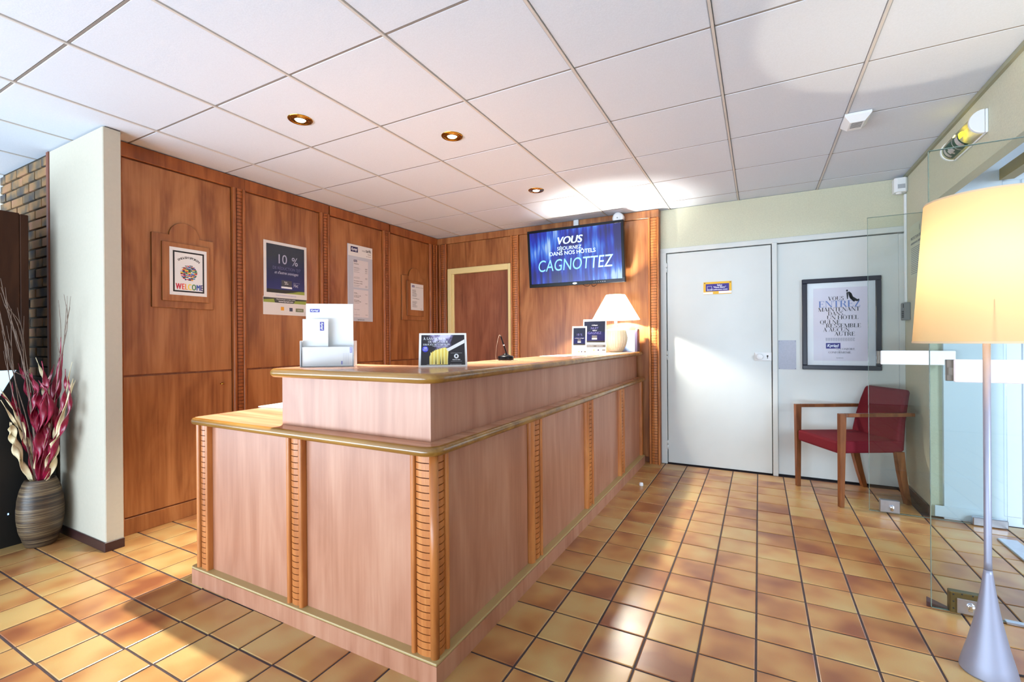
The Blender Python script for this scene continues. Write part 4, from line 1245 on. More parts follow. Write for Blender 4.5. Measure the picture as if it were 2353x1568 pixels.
# tariff board
tb = thing('tariff_board', 'tall grey and white tariff board on the third cupboard', 'sign', (XL + .004, 3.352, 1.41))
MB().box(XL + .001, XL + .010, 3.192, 3.512, 1.408, 2.158, ch=.001).build('board', plain('pale_blue_grey_board', (198, 204, 216), .4), tb)
xt = XL + .0103
MB().quad((xt, 3.193, 2.045), (xt, 3.511, 2.045), (xt, 3.511, 2.157), (xt, 3.193, 2.157)).build('header', M['paper'], tb)
m = MB()
m.quad((xt, 3.258, 1.74), (xt, 3.452, 1.74), (xt, 3.452, 2.012), (xt, 3.258, 2.012)); m.quad((xt, 3.258, 1.446), (xt, 3.452, 1.446), (xt, 3.452, 1.72), (xt, 3.258, 1.72))
ins = m.build('insert', plain('insert_paper', (226, 222, 226), .5), tb)
m = MB(); logo(m, (xt + .0003, 3.226, 2.085), RY_, RZ, .092, .052); logo(m, (xt + .0003, 3.262, 1.99), RY_, RZ, .045, .02)
m.build('logo', [plain('deep_indigo', (24, 18, 80), .5), M['inkw']], tb)
m = MB(); x3 = xt + .0004
m.text('nos', .030, (x3, 3.372, 2.105), RY_, RZ, 'L', 1); m.text('tarifs', .044, (x3, 3.420, 2.105), RY_, RZ, 'L', 0, width=.07, bold=.02)
m.text('Tarifs', .020, (x3, 3.49, 2.08), RY_, RZ, 'R', 0); m.text('en euros', .018, (x3, 3.49, 2.06), RY_, RZ, 'R', 1)
m.text('kyriad.com', .020, (x3, 3.352, 1.418), RY_, RZ, 'C', 0, bold=.01)
m.text('Chambres', .015, (x3, 3.264, 1.968), RY_, RZ, 'L', 0, bold=.02)
for z, s in ((1.80, 'Petit déjeuner adulte'), (1.778, 'Petit déjeuner enfant'), (1.682, 'Parking'), (1.655, 'Location de salle'), (1.642, 'de séminaire'), (1.61, 'Wi-Fi gratuit'), (1.598, 'Animaux, Garage')):
    m.text(s, .013, (x3, 3.264, z), RY_, RZ, 'L', 0, bold=.015)
m.text('Taxe de séjour', .012, (x3, 3.264, 1.52), RY_, RZ, 'L', 1)
for z in (1.935, 1.928, 1.915, 1.905, 1.89, 1.84, 1.83, 1.76, 1.75, 1.675, 1.585, 1.47):
    m.quad((x3, 3.264, z), (x3, 3.264 + random.uniform(.04, .1), z), (x3, 3.33, z + .0022), (x3, 3.264, z + .0022), 1)
    m.quad((x3, 3.41, z), (x3, 3.44, z), (x3, 3.44, z + .003), (x3, 3.41, z + .003), 1)
m.build('lettering', [M['ink'], M['inkg']], tb)

# small notice on the far plaque
sn = sheet('small_notice', 'small white printed notice on the far arched plaque', 'notice', 4.081, 4.302, 1.563, 1.864, xp, M['paper'])
m = MB(); x4 = xp + .0016
logo(m, (x4, 4.10, 1.822), RY_, RZ, .045, .022, 2, 3)
m.text('La Direction vous informe', .013, (x4, 4.16, 1.822), RY_, RZ, 'L', 0)
for k in range(17):
    if k in (7, 9, 10): continue
    z = 1.79 - .012 * k
    m.quad((x4, 4.105, z), (x4, 4.105 + random.uniform(.05, .12), z), (x4, 4.17, z + .004), (x4, 4.105, z + .004), 1)
m.text('La réception', .012, (x4, 4.17, 1.69), RY_, RZ, 'L', 0); m.text('Merci', .012, (x4, 4.25, 1.575), RY_, RZ, 'L', 0)
m.build('lettering', [M['ink'], M['inkg'], M['logo'], M['inkw']], sn)

# ------------------------------------------------------------------ things on the raised worktop
ZD = 1.0907
# acrylic holder with folder, leaflet and envelope; local x to the right, -y towards the camera
hl = math.atan2(.156, .20)
HX, HY = -1.782, 1.512
def dirl(x, y): return (HX + x * math.cos(hl) - y * math.sin(hl), HY + x * math.sin(hl) + y * math.cos(hl))
ho = thing('leaflet_holder', 'clear acrylic leaflet holder at the left end of the raised worktop', 'holder', (HX, HY, ZD), hl)
MB().box(-.118, .118, -.045, -.042, 0, .100, ch=.001).build('front_sheet', M['clear'], ho, world=False)
for x_ in (-.118, .115): MB().box(x_, x_ + .003, -.042, .05, 0, .12, ch=.001).build('side_sheet', plain('frosted_acrylic', (226, 230, 238), .3), ho, world=False)
MB().box(-.118, .118, -.042, .05, 0, .003).build('tray', M['plastic'], ho, world=False)
MB().box(-.118, .118, .047, .05, .003, .26, ch=.001).build('back_sheet', M['clear'], ho, world=False)


def onlocal(o, ang, pos):
    o.location = pos; o.rotation_euler = (0, 0, ang); return o


def card(name, label, cat, w_, h_, t_, loc, ang, mat, tilt=0.0):
    o = MB().box(-w_ / 2, w_ / 2, -t_ / 2, t_ / 2, 0, h_).build(name, mat, origin=(0, 0, 0))
    o.location = loc; o.rotation_euler = (tilt, 0, ang)
    return tag(o, label, cat)


fo = card('stationery_folder', 'large white folder with indigo logo standing in the clear holder', 'folder', .212, .292, .010, (*dirl(-.001, .030), ZD + .0035), hl, M['paper'])
m = MB(); logo(m, (-.088, -.0056, .252), RX, RZ, .043, .0155); m.build('logo', [plain('violet_blue_logo', (70, 66, 160), .5), M['inkw']], fo, world=False)
le = card('tall_leaflet', 'narrow white leaflet with sideways logo in front of the large folder', 'leaflet', .112, .218, .006, (*dirl(-.058, -.004), ZD + .0035), hl, M['paper'])
m = MB(); logo(m, (.020, -.0036, .205), V((0, 0, -1)), RX, .041, .018); m.build('logo', [plain('violet_logo', (66, 62, 156), .5), M['inkw']], le, world=False)
en = card('white_envelope', 'white envelope with small sideways logo at the right of the clear holder', 'envelope', .222, .088, .004, (*dirl(.0, -.030), ZD + .0035), hl, M['paper'])
m = MB(); logo(m, (.099, -.0026, .086), V((0, 0, -1)), V((1, 0, 0)), .026, .010)
for k in range(4):
    for q in range(9): m.quad((.070 + .007 * k, -.0024, .006 + .006 * q), (.0715 + .007 * k, -.0024, .006 + .006 * q), (.0715 + .007 * k, -.0024, .010 + .006 * q), (.070 + .007 * k, -.0024, .010 + .006 * q), 2)
m.quad((.060, -.0024, .006), (.066, -.0024, .006), (.066, -.0024, .022), (.060, -.0024, .022), 0)
m.build('print', [M['inkl'], M['inkw'], plain('faint_ink', (205, 206, 222), .6)], en, world=False)

# tent card with pasta picture
TCX, TCY, TCA = -1.262, 1.700, math.radians(37)
tc_ = thing('tent_card', 'white tent card with pasta on a fork advertising the snack bar', 'menu card', (TCX, TCY, ZD), TCA)
m = MB()
wl, wt, hh = .108, .105, .150
def fr(x, z, off=0.0): return (x, -.032 + .030 * z / hh - .0012 - off, z)
m.add([(-wl, -.032, 0), (wl, -.032, 0), (wt, -.002, hh), (-wt, -.002, hh), (-wl, -.030, 0), (wl, -.030, 0), (wt, -.0005, hh), (-wt, -.0005, hh)], [(0, 1, 2, 3), (7, 6, 5, 4), (0, 3, 7, 4), (1, 5, 6, 2), (3, 2, 6, 7), (0, 4, 5, 1)])
fc_ = m.build('front_card', M['paper'], tc_, world=False)
MB().add([(-wl, .032, 0), (wl, .032, 0), (wt, .002, hh), (-wt, .002, hh), (-wl, .030, 0), (wl, .030, 0), (wt, .0005, hh), (-wt, .0005, hh)], [(1, 0, 3, 2), (4, 5, 6, 7), (4, 7, 3, 0), (2, 6, 5, 1), (7, 6, 2, 3), (1, 5, 4, 0)]).build('rear_card', M['paper'], tc_, world=False)


def smoke():
    k = NT('steam_print')
    tc = k.add('ShaderNodeTexCoord')
    nz = k.add('ShaderNodeTexNoise'); nz.inputs['Scale'].default_value = 26; nz.inputs['Detail'].default_value = 5; nz.inputs['Distortion'].default_value = 1; k.ln(tc.outputs['Object'], nz.inputs['Vector'])
    sx = k.add('ShaderNodeSeparateXYZ'); k.ln(tc.outputs['Object'], sx.inputs[0])
    gx = k.add('ShaderNodeMath', operation='ADD'); gx.inputs[1].default_value = .004; k.ln(sx.outputs['X'], gx.inputs[0])
    sq = k.add('ShaderNodeMath', operation='MULTIPLY'); k.ln(gx.outputs[0], sq.inputs[0]); k.ln(gx.outputs[0], sq.inputs[1])
    fa = k.add('ShaderNodeMath', operation='MULTIPLY_ADD'); fa.inputs[1].default_value = -110; k.ln(sq.outputs[0], fa.inputs[0]); k.ln(nz.outputs['Fac'], fa.inputs[2])
    hz = k.add('ShaderNodeMath', operation='MULTIPLY_ADD'); hz.inputs[1].default_value = 3.2; hz.inputs[2].default_value = -.33; k.ln(sx.outputs['Z'], hz.inputs[0])
    sm_ = k.add('ShaderNodeMath', operation='ADD'); k.ln(fa.outputs[0], sm_.inputs[0]); k.ln(hz.outputs[0], sm_.inputs[1])
    k.ln(k.ramp(sm_.outputs[0], [(.34, lin((36, 28, 36))), (.48, lin((120, 110, 150))), (.62, lin((206, 200, 232)))]), k.b.inputs['Base Color'])
    k.b.inputs['Roughness'].default_value = .35
    return k.m


pb = MB().add([fr(-.098, .008, .0002), fr(.098, .008, .0002), fr(.0955, .142, .0002), fr(-.0955, .142, .0002)], [(0, 1, 2, 3)]).build('picture', smoke(), fc_, world=False)
yel = [plain('pasta_ink', c, .5) for c in ((244, 226, 120), (250, 238, 170), (232, 190, 60))]
m = MB()
m.add([fr(x, z, .0005) for x, z in ((-.060, .010), (-.060, .045), (-.052, .062), (-.034, .074), (-.012, .080), (.008, .086), (.018, .082), (.024, .070), (.022, .040), (.019, .010))], [tuple(range(10))], 0)
for k in range(11):
    x = -.056 + .0075 * k
    zt = .060 + .024 * math.sin(min(1, (k + 1) / 8) * PI / 2)
    m.add([fr(x, .010, .0008), fr(x + .0022, .010, .0008), fr(x + .0030, zt, .0008), fr(x + .0008, zt, .0008)], [(0, 1, 2, 3)], 1 + k % 2)
m.build('pasta_print', yel, pb, world=False)
m = MB()
m.add([fr(.013, .078, .0010), fr(.024, .068, .0010), fr(.0975, .106, .0010), fr(.0965, .122, .0010)], [(0, 1, 2, 3)], 0)
for x in (-.034, -.014, -.003):
    m.add([fr(x, .012, .0011), fr(x + .004, .012, .0011), fr(x + .002, .048, .0011)], [(0, 1, 2)], 1)
m.build('fork_print', [plain('fork_white', (226, 222, 222), .4), M['night']], pb, world=False)
m = MB()
nrm = V((0, -hh, .030)).normalized(); upv = (V(fr(0, .1)) - V(fr(0, 0))).normalized()
def T(txt, x, z, size, al='L', mi=0, **k): m.text(txt, size, V(fr(x, z, .0014)), RX, upv, al, mi, **k)
serif(m, 'À SAVOURER', V(fr(-.088, .120, .0014)), RX, upv, .011, .100); serif(m, 'OU DÉGUSTER', V(fr(-.066, .106, .0014)), RX, upv, .0105, .088); serif(m, 'SUR PLACE OU À EMPORTER', V(fr(-.088, .0955, .0014)), RX, upv, .0075, .118)
T('TOUS NOS PLATS SONT CUISINÉS ICI', -.012, .0905, .0042, 'C')
for z in (.060, .024): m.quad(*[V(fr(x, zz, .0014)) for x, zz in ((.034, z), (.084, z), (.084, z + .0006), (.034, z + .0006))])
m.disc(V(fr(.059, .0465, .0014)), RX, upv, .0105, 28)
serif(m, 'SNACK BAR'.replace('K', 'H'), V(fr(.042, .029, .0014)), RX, upv, .005, .034) if False else T('SNACK BAR', .059, .029, .0065, 'C', bold=.03)
T('PHOTO NON CONTRACTUELLE', .030, .0095, .0035, 'L'); T('SUGGESTION DE PRÉSENTATION', -.072, .0095, .003, 'L')
m.build('lettering', M['inkw'], pb, world=False)
m = MB()
m.disc(V(fr(-.0785, .079, .0012)), RX, upv, .0135, 28, 0)
m.text('100%', .0075, V(fr(-.0785, .0815, .0016)), RX, upv, 'C', 1, bold=.03); m.text('MAISON', .0052, V(fr(-.0785, .074, .0016)), RX, upv, 'C', 1, bold=.02)
m.add([V(fr(.056, .042, .0018)), V(fr(.062, .042, .0018)), V(fr(.063, .050, .0018)), V(fr(.059, .053, .0018)), V(fr(.055, .050, .0018))], [(0, 1, 2, 3, 4)], 2)
m.build('badge_print', [plain('badge_blue', (62, 62, 190), .4), M['inkw'], M['ink']], pb, world=False)

# pen stand
PX_, PY_ = -1.288, 2.335
ps = thing('pen_stand', 'round black pen stand with chained pen on the raised worktop', 'pen stand', (PX_, PY_, ZD))
MB().lathe([(.044, 0), (.046, .003), (.046, .022), (.043, .026), (.024, .030), (.012, .037), (.009, .042), (0, .042)], (PX_, PY_, ZD), 32).build('base', M['black'], ps)
pt0, pt1 = V((PX_ + .006, PY_, ZD + .036)), V((PX_ - .024, PY_ - .014, ZD + .140))
MB().tube([pt0, pt0.lerp(pt1, .05), pt0.lerp(pt1, .5), pt0.lerp(pt1, .98), pt1], .0044, 12, r1=.0036).build('pen', M['black'], ps)
MB().tube([pt0.lerp(pt1, .47), pt0.lerp(pt1, .53)], .0049, 12).build('pen_ring', M['plastic'], ps)
chn = smooth([pt1, pt1 + V((-.008, -.006, .004)), V((PX_ - .042, PY_ - .03, ZD + .09)), V((PX_ - .054, PY_ - .022, ZD + .028)), V((PX_ - .05, PY_ - .022, ZD + .003)), V((PX_ - .03, PY_ - .045, ZD + .002)), V((PX_ + .01, PY_ - .052, ZD + .002)), V((PX_ + .05, PY_ - .03, ZD + .002)), V((PX_ + .075, PY_ - .004, ZD + .002))], 14)
m = MB()
for p in chn: m.lathe([(0, -.0016), (.0014, -.0008), (.0014, .0008), (0, .0016)], p, 6)
m.tube(chn, .0005, 5)
m.build('chain', plain('ball_chain', (206, 196, 176), .3, metal=.8), ps)

# sheets and display cards near the table lamp
pz = tag(MB().box(-.105, .105, -.148, .148, 0, .003).build('paper_stack', M['paper'], origin=(0, 0, 0)), 'thin stack of white paper lying before the display cards', 'paper')
pz.location = (-1.268, 3.16, ZD); pz.rotation_euler = (0, 0, math.radians(-8))


def display(name, label, w_, h_, loc, ang, small):
    d = thing(name, label, 'display card', loc, ang)
    t = MB()
    lean = h_ * .10
    def f(x, z, o=0.0): return (x, -.03 + lean * z / h_ - o, z)
    t.add([f(-w_, 0), f(w_, 0), f(w_, h_), f(-w_, h_), f(-w_, 0, -.003), f(w_, 0, -.003), f(w_, h_, -.003), f(-w_, h_, -.003)], [(0, 1, 2, 3), (7, 6, 5, 4), (0, 3, 7, 4), (1, 5, 6, 2), (3, 2, 6, 7), (0, 4, 5, 1)])
    c = t.build('card', M['paper'], d, world=False)
    MB().add([(-w_ * .4, .045, 0), (w_ * .4, .045, 0), f(w_ * .4, h_ * .7, -.004), f(-w_ * .4, h_ * .7, -.004)], [(1, 0, 3, 2)]).build('rear_strut', M['paper'], d, world=False)
    q = MB()
    z0, z1 = h_ * (.32 if small else .31), h_ * .94
    ww = w_ * .82 if small else w_ * .90
    q.add([f(-ww, z0, .0004), f(ww, z0, .0004), f(ww, z0 + h_ * .05, .0004), f(-ww, z0 + h_ * .05, .0004)], [(0, 1, 2, 3)], 1)
    q.add([f(-ww, z0 + h_ * .05, .0004), f(ww, z0 + h_ * .05, .0004), f(ww, (z0 + z1) / 2, .0004), f(-ww, (z0 + z1) / 2, .0004)], [(0, 1, 2, 3)], 2)
    q.add([f(-ww, (z0 + z1) / 2, .0004), f(ww, (z0 + z1) / 2, .0004), f(ww, z1, .0004), f(-ww, z1, .0004)], [(0, 1, 2, 3)], 0)
    q.add([f(-w_ * .22, z0 + h_ * .09, .0008), f(w_ * .22, z0 + h_ * .09, .0008), f(w_ * .22, z0 + h_ * .13, .0008), f(-w_ * .22, z0 + h_ * .13, .0008)], [(0, 1, 2, 3)], 3)
    q.add([f(-w_ * .22, z0 + h_ * .13, .0008), f(w_ * .22, z0 + h_ * .13, .0008), f(w_ * .22, z0 + h_ * .21, .0008), f(-w_ * .22, z0 + h_ * .21, .0008)], [(0, 1, 2, 3)], 4)
    for k, mi in enumerate((5, 2, 4)):
        x = -w_ * .1 + w_ * .38 * k
        q.add([f(x, h_ * .07, .0008), f(x + w_ * .14 * (2 if k == 2 else 1), h_ * .07, .0008), f(x + w_ * .14 * (2 if k == 2 else 1), h_ * .105, .0008), f(x, h_ * .105, .0008)], [(0, 1, 2, 3)], mi)
    upv_ = (V(f(0, .1)) - V(f(0, 0))).normalized()
    if small:
        q.text('10 %', h_ * .11, V(f(0, h_ * .66, .001)), RX, upv_, 'C', 6); q.text("et d'autres avantages", h_ * .04, V(f(0, h_ * .56, .001)), RX, upv_, 'C', 3, slant=.3, width=ww * 1.5)
    else:
        q.text('à chaque', h_ * .05, V(f(0, h_ * .81, .001)), RX, upv_, 'C', 3, slant=.3, bold=.02); q.text('NUIT', h_ * .10, V(f(0, h_ * .70, .001)), RX, upv_, 'C', 6)
        q.text('vous y', h_ * .05, V(f(0, h_ * .655, .001)), RX, upv_, 'C', 3, slant=.3, bold=.02); q.text('GAGNEZ', h_ * .10, V(f(0, h_ * .56, .001)), RX, upv_, 'C', 6)
        q.add([f(-w_ * .80, h_ * .17, .0008), f(w_ * .95, h_ * .17, .0008), f(w_ * .95, h_ * .245, .0008), f(-w_ * .80, h_ * .245, .0008)], [(0, 1, 2, 3)], 4)
        q.text('POUR EN SAVOIR PLUS', h_ * .022, V(f(-w_ * .7, h_ * .20, .0012)), RX, upv_, 'L', 3); q.text('www.kyriad.com', h_ * .028, V(f(w_ * .18, h_ * .20, .0012)), RX, upv_, 'L', 3, bold=.02)
    q.build('print', [M['night'], darkp, M['navy'], M['inkw'], plain('grey_strip', (92, 90, 90), .5), plain('orange_dot', (240, 200, 90), .5), plain('dim_violet_ink', (104, 100, 168), .5)], c, world=False)
    return d


display('display_card', 'small white display card with night-blue print on the raised worktop', .061, .228, (-1.300, 3.62, ZD), math.radians(6), True)
display('display_card', 'larger white display card with night-blue print in front of the table lamp', .104, .298, (-1.285, 3.97, ZD), math.radians(5), False)

# pale blue box with dark cover beside the lamp
bx = thing('document_box', 'pale blue box with dark rounded cover standing behind the table lamp', 'box', (-1.04, 4.45, ZD))
MB().box(-1.25, -1.045, 4.50, 4.52, ZD, ZD + .205).build('panel', plain('pale_blue_panel', (150, 172, 216), .45), bx)
MB().box(-1.047, -1.043, 4.455, 4.53, ZD, ZD + .21).build('gap_strip', M['ink'], bx)
MB().prism([(4.45, ZD), (4.545, ZD), (4.545, ZD + .20), (4.53, ZD + .218), (4.465, ZD + .218), (4.45, ZD + .20)], 'X', -1.043, -1.022).build('cover', plain('aubergine_plastic', (78, 66, 92), .4), bx, bevel=.003)
lp = tag(MB().box(-.1, .1, -.14, .14, 0, .006).build('white_papers', M['paper'], origin=(0, 0, 0)), 'white papers on the lower worktop behind the upstand end', 'paper')
lp.location = (-2.43, 1.79, .8365); lp.rotation_euler = (0, 0, .1)
cp = MB().lathe([(.014, 0), (.017, .004), (.017, .018), (.013, .026), (.008, .028), (0, .028)], (-.864, 3.86, 0), 20)
tag(cp.build('doorstop', M['plastic']), 'small round white doorstop on the tiles near the far end of the counter', 'door stop')

# ------------------------------------------------------------------ dark kiosk on the left
kx0, kx1 = -4.5, -3.945
ko = thing('information_kiosk', 'tall dark brown and black kiosk with a lit picture at the left edge', 'kiosk', (-4.2, .82, 0))
MB().box(kx0, kx1, .42, 1.07, 1.05, 2.0, ch=.004).box(kx0, kx1 + .003, 1.07, 1.108, 1.05, 1.995, ch=.004).build('upper_board', M['kiosk'], ko)
MB().prism([(.42, 0), (1.225, 0), (1.225, .955), (1.108, .955), (1.105, 1.05), (1.052, 1.05), (.985, .905), (.975, .885), (.42, .80)], 'X', kx0, kx1).build('body', plain('matt_black', (9, 9, 11), .55), ko)
sc_ = MB().prism([(.42, .80), (.975, .885), (.985, .905), (1.052, 1.05), (.42, 1.05)], 'X', kx0, kx1 - .006).build('lit_picture', emit('lit_picture', (196, 226, 244), .8), ko)
MB().disc((kx1 - .0055, .955, 1.01), RY_, RZ, .028, 20, ry=.03).build('dark_hair', M['ink'], sc_)
MB().box(kx1, kx1 + .002, 1.008, 1.014, .19, .20).build('indicator_light', emit('blue_led', (150, 190, 255), 2.0), ko)

# ------------------------------------------------------------------ woven vase and dried arrangement
VX, VY = -3.828, 1.118


def vase_mat():
    k = NT('woven_bark_strands')
    tc = k.add('ShaderNodeTexCoord'); mp = k.add('ShaderNodeMapping'); mp.inputs['Scale'].default_value = (4, 4, 260); k.ln(tc.outputs['Object'], mp.inputs['Vector'])
    nz = k.add('ShaderNodeTexNoise'); nz.inputs['Scale'].default_value = 1; nz.inputs['Detail'].default_value = 4; k.ln(mp.outputs[0], nz.inputs['Vector'])
    mp2 = k.add('ShaderNodeMapping'); mp2.inputs['Scale'].default_value = (1.5, 1.5, 26); k.ln(tc.outputs['Object'], mp2.inputs['Vector'])
    n2 = k.add('ShaderNodeTexNoise'); n2.inputs['Scale'].default_value = 1; k.ln(mp2.outputs[0], n2.inputs['Vector'])
    mx = k.add('ShaderNodeMix', data_type='FLOAT'); mx.inputs['Factor'].default_value = .45; k.ln(nz.outputs['Fac'], mx.inputs['A']); k.ln(n2.outputs['Fac'], mx.inputs['B'])
    k.ln(k.ramp(mx.outputs['Result'], [(.36, lin((36, 28, 28))), (.49, lin((84, 66, 50))), (.62, lin((140, 118, 88)))]), k.b.inputs['Base Color'])
    k.b.inputs['Roughness'].default_value = .38
    k.bump(nz.outputs['Fac'], .4, .003)
    return k.m


vp = [(.0, 0.001), (.066, 0.001)]
keyp = [(0, .067), (.04, .080), (.10, .096), (.17, .104), (.22, .1045), (.28, .100), (.33, .091), (.37, .079), (.395, .068)]
def vr(z):
    for (a, ra), (b_, rb_) in zip(keyp, keyp[1:]):
        if z <= b_: 
            t = (z - a) / (b_ - a); t = t * t * (3 - 2 * t) * .3 + t * .7
            return ra + (rb_ - ra) * t
    return keyp[-1][1]
for i in range(96):
    z = .002 + .392 * i / 95
    vp.append((vr(z) + .0011 * (i % 2) + random.uniform(0, .0005), z))
vp += [(.064, .396), (.060, .390), (.062, .30), (.060, .20)]
tag(MB().lathe(vp, (VX, VY, 0), 44, cap=False).build('woven_vase', vase_mat()), 'bulbous brown vase wrapped in bark strands at the foot of the white partition', 'vase')
R_ = [[(-3.803, 1.115, 0.373), (-3.801, 1.095, 0.715), (-3.787, 1.085, 0.925), (-3.805, 1.076, 1.041)], [(-3.819, 1.106, 0.373), (-3.86, 1.07, 0.585), (-3.859, 1.045, 0.784), (-3.857, 0.96, 0.922)], [(-3.791, 1.121, 0.386), (-3.757, 1.128, 0.662), (-3.762, 1.115, 0.845), (-3.704, 1.146, 1.083)], [(-3.78, 1.127, 0.385), (-3.725, 1.16, 0.711), (-3.746, 1.153, 0.92), (-3.708, 1.173, 1.123)], [(-3.807, 1.112, 0.386), (-3.86, 1.078, 0.661), (-3.858, 1.02, 0.851), (-3.857, 1.009, 0.985)], [(-3.787, 1.123, 0.378), (-3.694, 1.141, 0.639), (-3.608, 1.159, 0.9), (-3.602, 1.163, 1.058)], [(-3.796, 1.118, 0.386), (-3.761, 1.102, 0.666), (-3.695, 1.107, 0.927), (-3.716, 1.095, 1.106)], [(-3.814, 1.108, 0.386), (-3.859, 1.097, 0.763), (-3.858, 1.068, 0.962), (-3.857, 1.035, 1.093)], [(-3.787, 1.123, 0.386), (-3.729, 1.135, 0.766), (-3.663, 1.154, 1.001), (-3.652, 1.16, 1.246)], [(-3.81, 1.111, 0.386), (-3.788, 1.102, 0.586), (-3.792, 1.082, 0.847), (-3.723, 1.119, 1.007)], [(-3.796, 1.118, 0.386), (-3.814, 1.139, 0.681), (-3.859, 1.113, 0.932), (-3.857, 1.065, 1.053)], [(-3.794, 1.12, 0.378), (-3.811, 1.105, 0.635), (-3.787, 1.114, 0.792), (-3.818, 1.098, 0.974)], [(-3.782, 1.126, 0.378), (-3.772, 1.151, 0.577), (-3.809, 1.148, 0.759), (-3.767, 1.171, 0.917)]]
W_ = [[(-3.847, 1.091, 0.373), (-3.86, 1.04, 0.552), (-3.859, 1.012, 0.712), (-3.858, 0.998, 0.752)], [(-3.837, 1.096, 0.389), (-3.835, 1.104, 0.491), (-3.859, 1.048, 0.724), (-3.856, 0.96, 0.952)], [(-3.768, 1.133, 0.38), (-3.72, 1.133, 0.553), (-3.653, 1.146, 0.693), (-3.574, 1.188, 1.001)], [(-3.759, 1.138, 0.38), (-3.742, 1.153, 0.606), (-3.705, 1.178, 0.814), (-3.622, 1.20, 1.097)], [(-3.79, 1.122, 0.455), (-3.782, 1.148, 0.84), (-3.831, 1.14, 0.983), (-3.857, 1.11, 1.124)], [(-3.8, 1.116, 0.40), (-3.76, 1.136, 0.699), (-3.785, 1.122, 0.908), (-3.743, 1.145, 1.03)]]
T_ = [[(-3.826, 1.102, 0.386), (-3.859, 1.071, 0.715), (-3.857, 1.02, 1.005), (-3.855, 0.982, 1.305), (-3.853, 0.952, 1.484)], [(-3.819, 1.106, 0.386), (-3.859, 1.086, 0.765), (-3.856, 1.039, 1.132), (-3.854, 1.0, 1.362), (-3.853, 0.966, 1.586)], [(-3.81, 1.111, 0.386), (-3.827, 1.07, 0.924), (-3.855, 1.011, 1.337), (-3.853, 0.973, 1.536)], [(-3.814, 1.108, 0.386), (-3.848, 1.101, 0.711), (-3.856, 1.069, 1.183), (-3.855, 1.036, 1.332), (-3.854, 0.979, 1.436)], [(-3.828, 1.101, 0.399), (-3.859, 1.048, 0.719), (-3.857, 0.999, 0.981), (-3.855, 0.978, 1.184), (-3.854, 0.961, 1.285)], [(-3.803, 1.115, 0.386), (-3.815, 1.096, 0.844), (-3.849, 1.066, 1.053), (-3.856, 1.054, 1.26), (-3.854, 0.987, 1.462)], [(-3.81, 1.111, 0.386), (-3.721, 1.133, 0.793), (-3.635, 1.154, 1.104), (-3.577, 1.172, 1.33), (-3.601, 1.159, 1.496)], [(-3.803, 1.115, 0.386), (-3.756, 1.162, 0.918), (-3.748, 1.185, 1.207), (-3.76, 1.178, 1.472)], [(-3.798, 1.117, 0.386), (-3.732, 1.148, 0.843), (-3.677, 1.174, 1.181), (-3.659, 1.183, 1.441)], [(-3.814, 1.109, 0.399), (-3.858, 1.094, 0.92), (-3.856, 1.006, 1.057), (-3.855, 0.975, 1.21)], [(-3.819, 1.106, 0.386), (-3.86, 1.067, 0.664), (-3.857, 1.024, 0.928), (-3.855, 0.996, 1.184), (-3.854, 1.008, 1.413)], [(-3.805, 1.113, 0.386), (-3.798, 1.129, 0.762), (-3.734, 1.173, 1.05), (-3.695, 1.194, 1.26)]]


def ribbon(pts, wid, turns, ph, kx):
    pts = [p for p in smooth(pts, 12)]
    n = len(pts); vs = []
    for i, p in enumerate(pts):
        t = i / (n - 1)
        tg = (pts[min(i + 1, n - 1)] - pts[max(i - 1, 0)]).normalized()
        a = V((0.75, 0.6, 0)); a = (a - tg * a.dot(tg)).normalized(); b_ = tg.cross(a)
        an = ph + turns * 2 * PI * t
        dd = a * math.cos(an) + b_ * math.sin(an) * kx
        w_ = wid * (0.35 + 0.65 * math.sin(PI * min(1, t * 1.05 + .12)) ** .7) * (1 if t < .85 else max(.25, (1 - t) / .15))
        cv = (tg.cross(dd)).normalized() * w_ * .25
        vs += [p - dd * w_, p - dd * w_ * .45 + cv, p + dd * w_ * .45 + cv, p + dd * w_]
    fs = [(i * 4 + k, i * 4 + k + 1, i * 4 + 5 + k, i * 4 + 4 + k) for i in range(n - 1) for k in range(3)]
    return vs, fs


leafr = plain('crimson_dried_leaf', (134, 14, 50), .34, spec=.5, noise=.3, nscale=25)
leafw = plain('cream_dried_leaf', (226, 208, 168), .45, noise=.12, nscale=25)
twig = plain('grey_brown_twig', (128, 108, 96), .7, noise=.2, nscale=60)
rd = random.Random(5)
ORD = ['leftmost', 'second from the left', 'third from the left', 'fourth from the left', 'fifth from the left', 'sixth from the left', 'seventh from the left', 'eighth from the left', 'ninth from the left', 'tenth from the left',
       'eleventh from the left', 'tenth from the right', 'ninth from the right', 'eighth from the right', 'seventh from the right', 'sixth from the right', 'fifth from the right', 'fourth from the right', 'third from the right', 'second from the right', 'rightmost']


def rank_names(n):
    h = (n + 1) // 2
    r = [ORD[i] for i in range(h)]
    return r + ORD[len(ORD) - (n - h):]


def tipx(o, p):
    d = V(p) - V((0, 0, CAMZ))
    return d.dot(RT) / d.dot(FW)


def jit(p, a):
    return [p[0]] + [(x + rd.uniform(-a, a), y + rd.uniform(-a, a) * .6, z * rd.uniform(.88, 1.0)) for x, y, z in p[1:]]


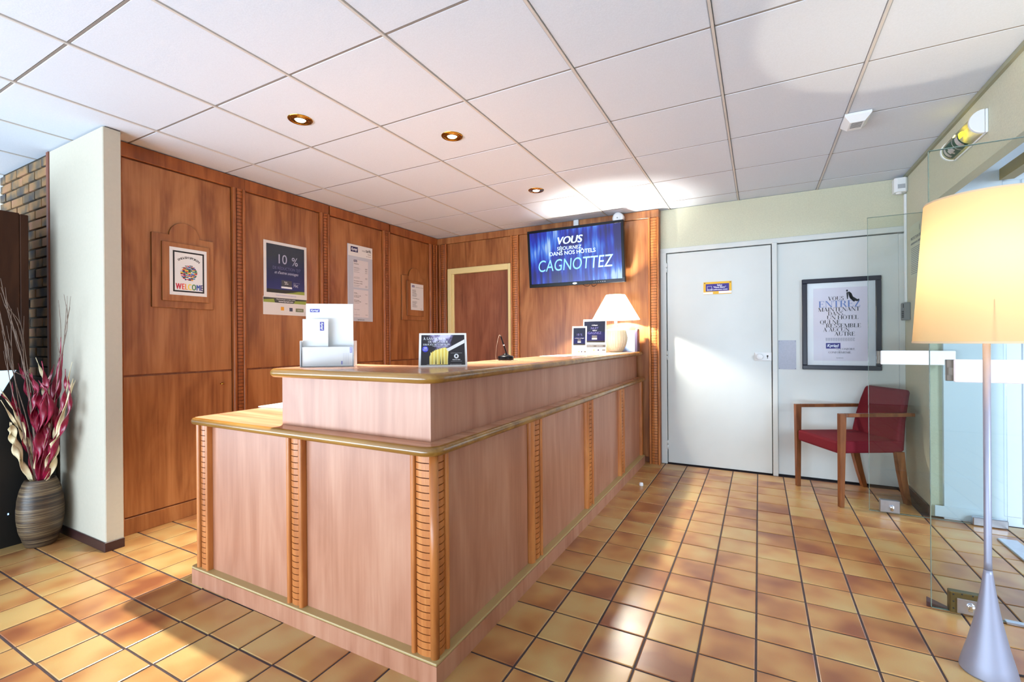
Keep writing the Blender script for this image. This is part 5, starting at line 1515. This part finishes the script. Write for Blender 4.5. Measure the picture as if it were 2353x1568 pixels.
R_ = R_ + [jit(R_[i], .03) for i in (0, 2, 3, 5, 6, 8, 11, 12)]
W_ = W_ + [jit(W_[2], .02), jit(W_[0], .025), jit(W_[3], .02), jit(W_[1], .02)]
for grp, wid, mat, col_, gr in ((R_, .0165, leafr, 'crimson', 'crimson leaves in the vase'), (W_, .015, leafw, 'cream', 'cream leaves in the vase')):
    made = []
    for p in grp:
        p = [(VX + (p[0][0] - VX) * .4, VY + (p[0][1] - VY) * .4, .33)] + list(p[1:])
        vs, fs = ribbon(p, wid * rd.uniform(.75, 1.3), rd.uniform(1.6, 2.8), rd.uniform(0, 6), 1.0)
        vs = [V((max(v.x, -3.938), min(v.y, 1.236), v.z)) for v in vs]   # leaves rest against the kiosk and the partition
        o = MB().add(vs, fs, 0, True).build('dried_leaf', mat, origin=p[0])
        md = o.modifiers.new('thickness', 'SOLIDIFY'); md.thickness = .0012; md.offset = 0
        made.append((tipx(o, p[-1]), o))
    made.sort(key=lambda t: t[0])
    for (t_, o), nm_ in zip(made, rank_names(len(made))):
        tag(o, 'twisted %s dried leaf in the woven vase, its tip %s' % (col_, nm_), 'dried leaf', gr)
made = []
for p in T_:
    q = [(VX + (p[0][0] - VX) * .5, VY + (p[0][1] - VY) * .5, .31)] + [tuple(V(a) + V((rd.uniform(0, .012), rd.uniform(-.01, .01), 0))) for a in p[1:]]
    c = smooth(q, 8)
    m = MB().tube(c, .0036, 6, r1=.0011)
    for k in range(2):
        i = rd.randrange(len(c) // 2, len(c) - 5)
        d_ = (c[i + 3] - c[i]).normalized() + V((rd.uniform(0, .5), rd.uniform(-.35, .15), .1))
        m.tube([c[i], c[i] + d_ * .05, c[i] + d_ * .09 + V((0, 0, .03))], .0014, 5, r1=.0007)
    m.v = [V((max(v.x, -3.938), min(v.y, 1.238), v.z)) for v in m.v]
    made.append((tipx(None, q[-1]), m.build('twig', twig, origin=q[0])))
made.sort(key=lambda t: t[0])
for (t_, o), nm_ in zip(made, rank_names(len(made))):
    tag(o, 'thin bare twig rising from the woven vase, its tip %s' % nm_, 'twig', 'bare twigs in the vase')
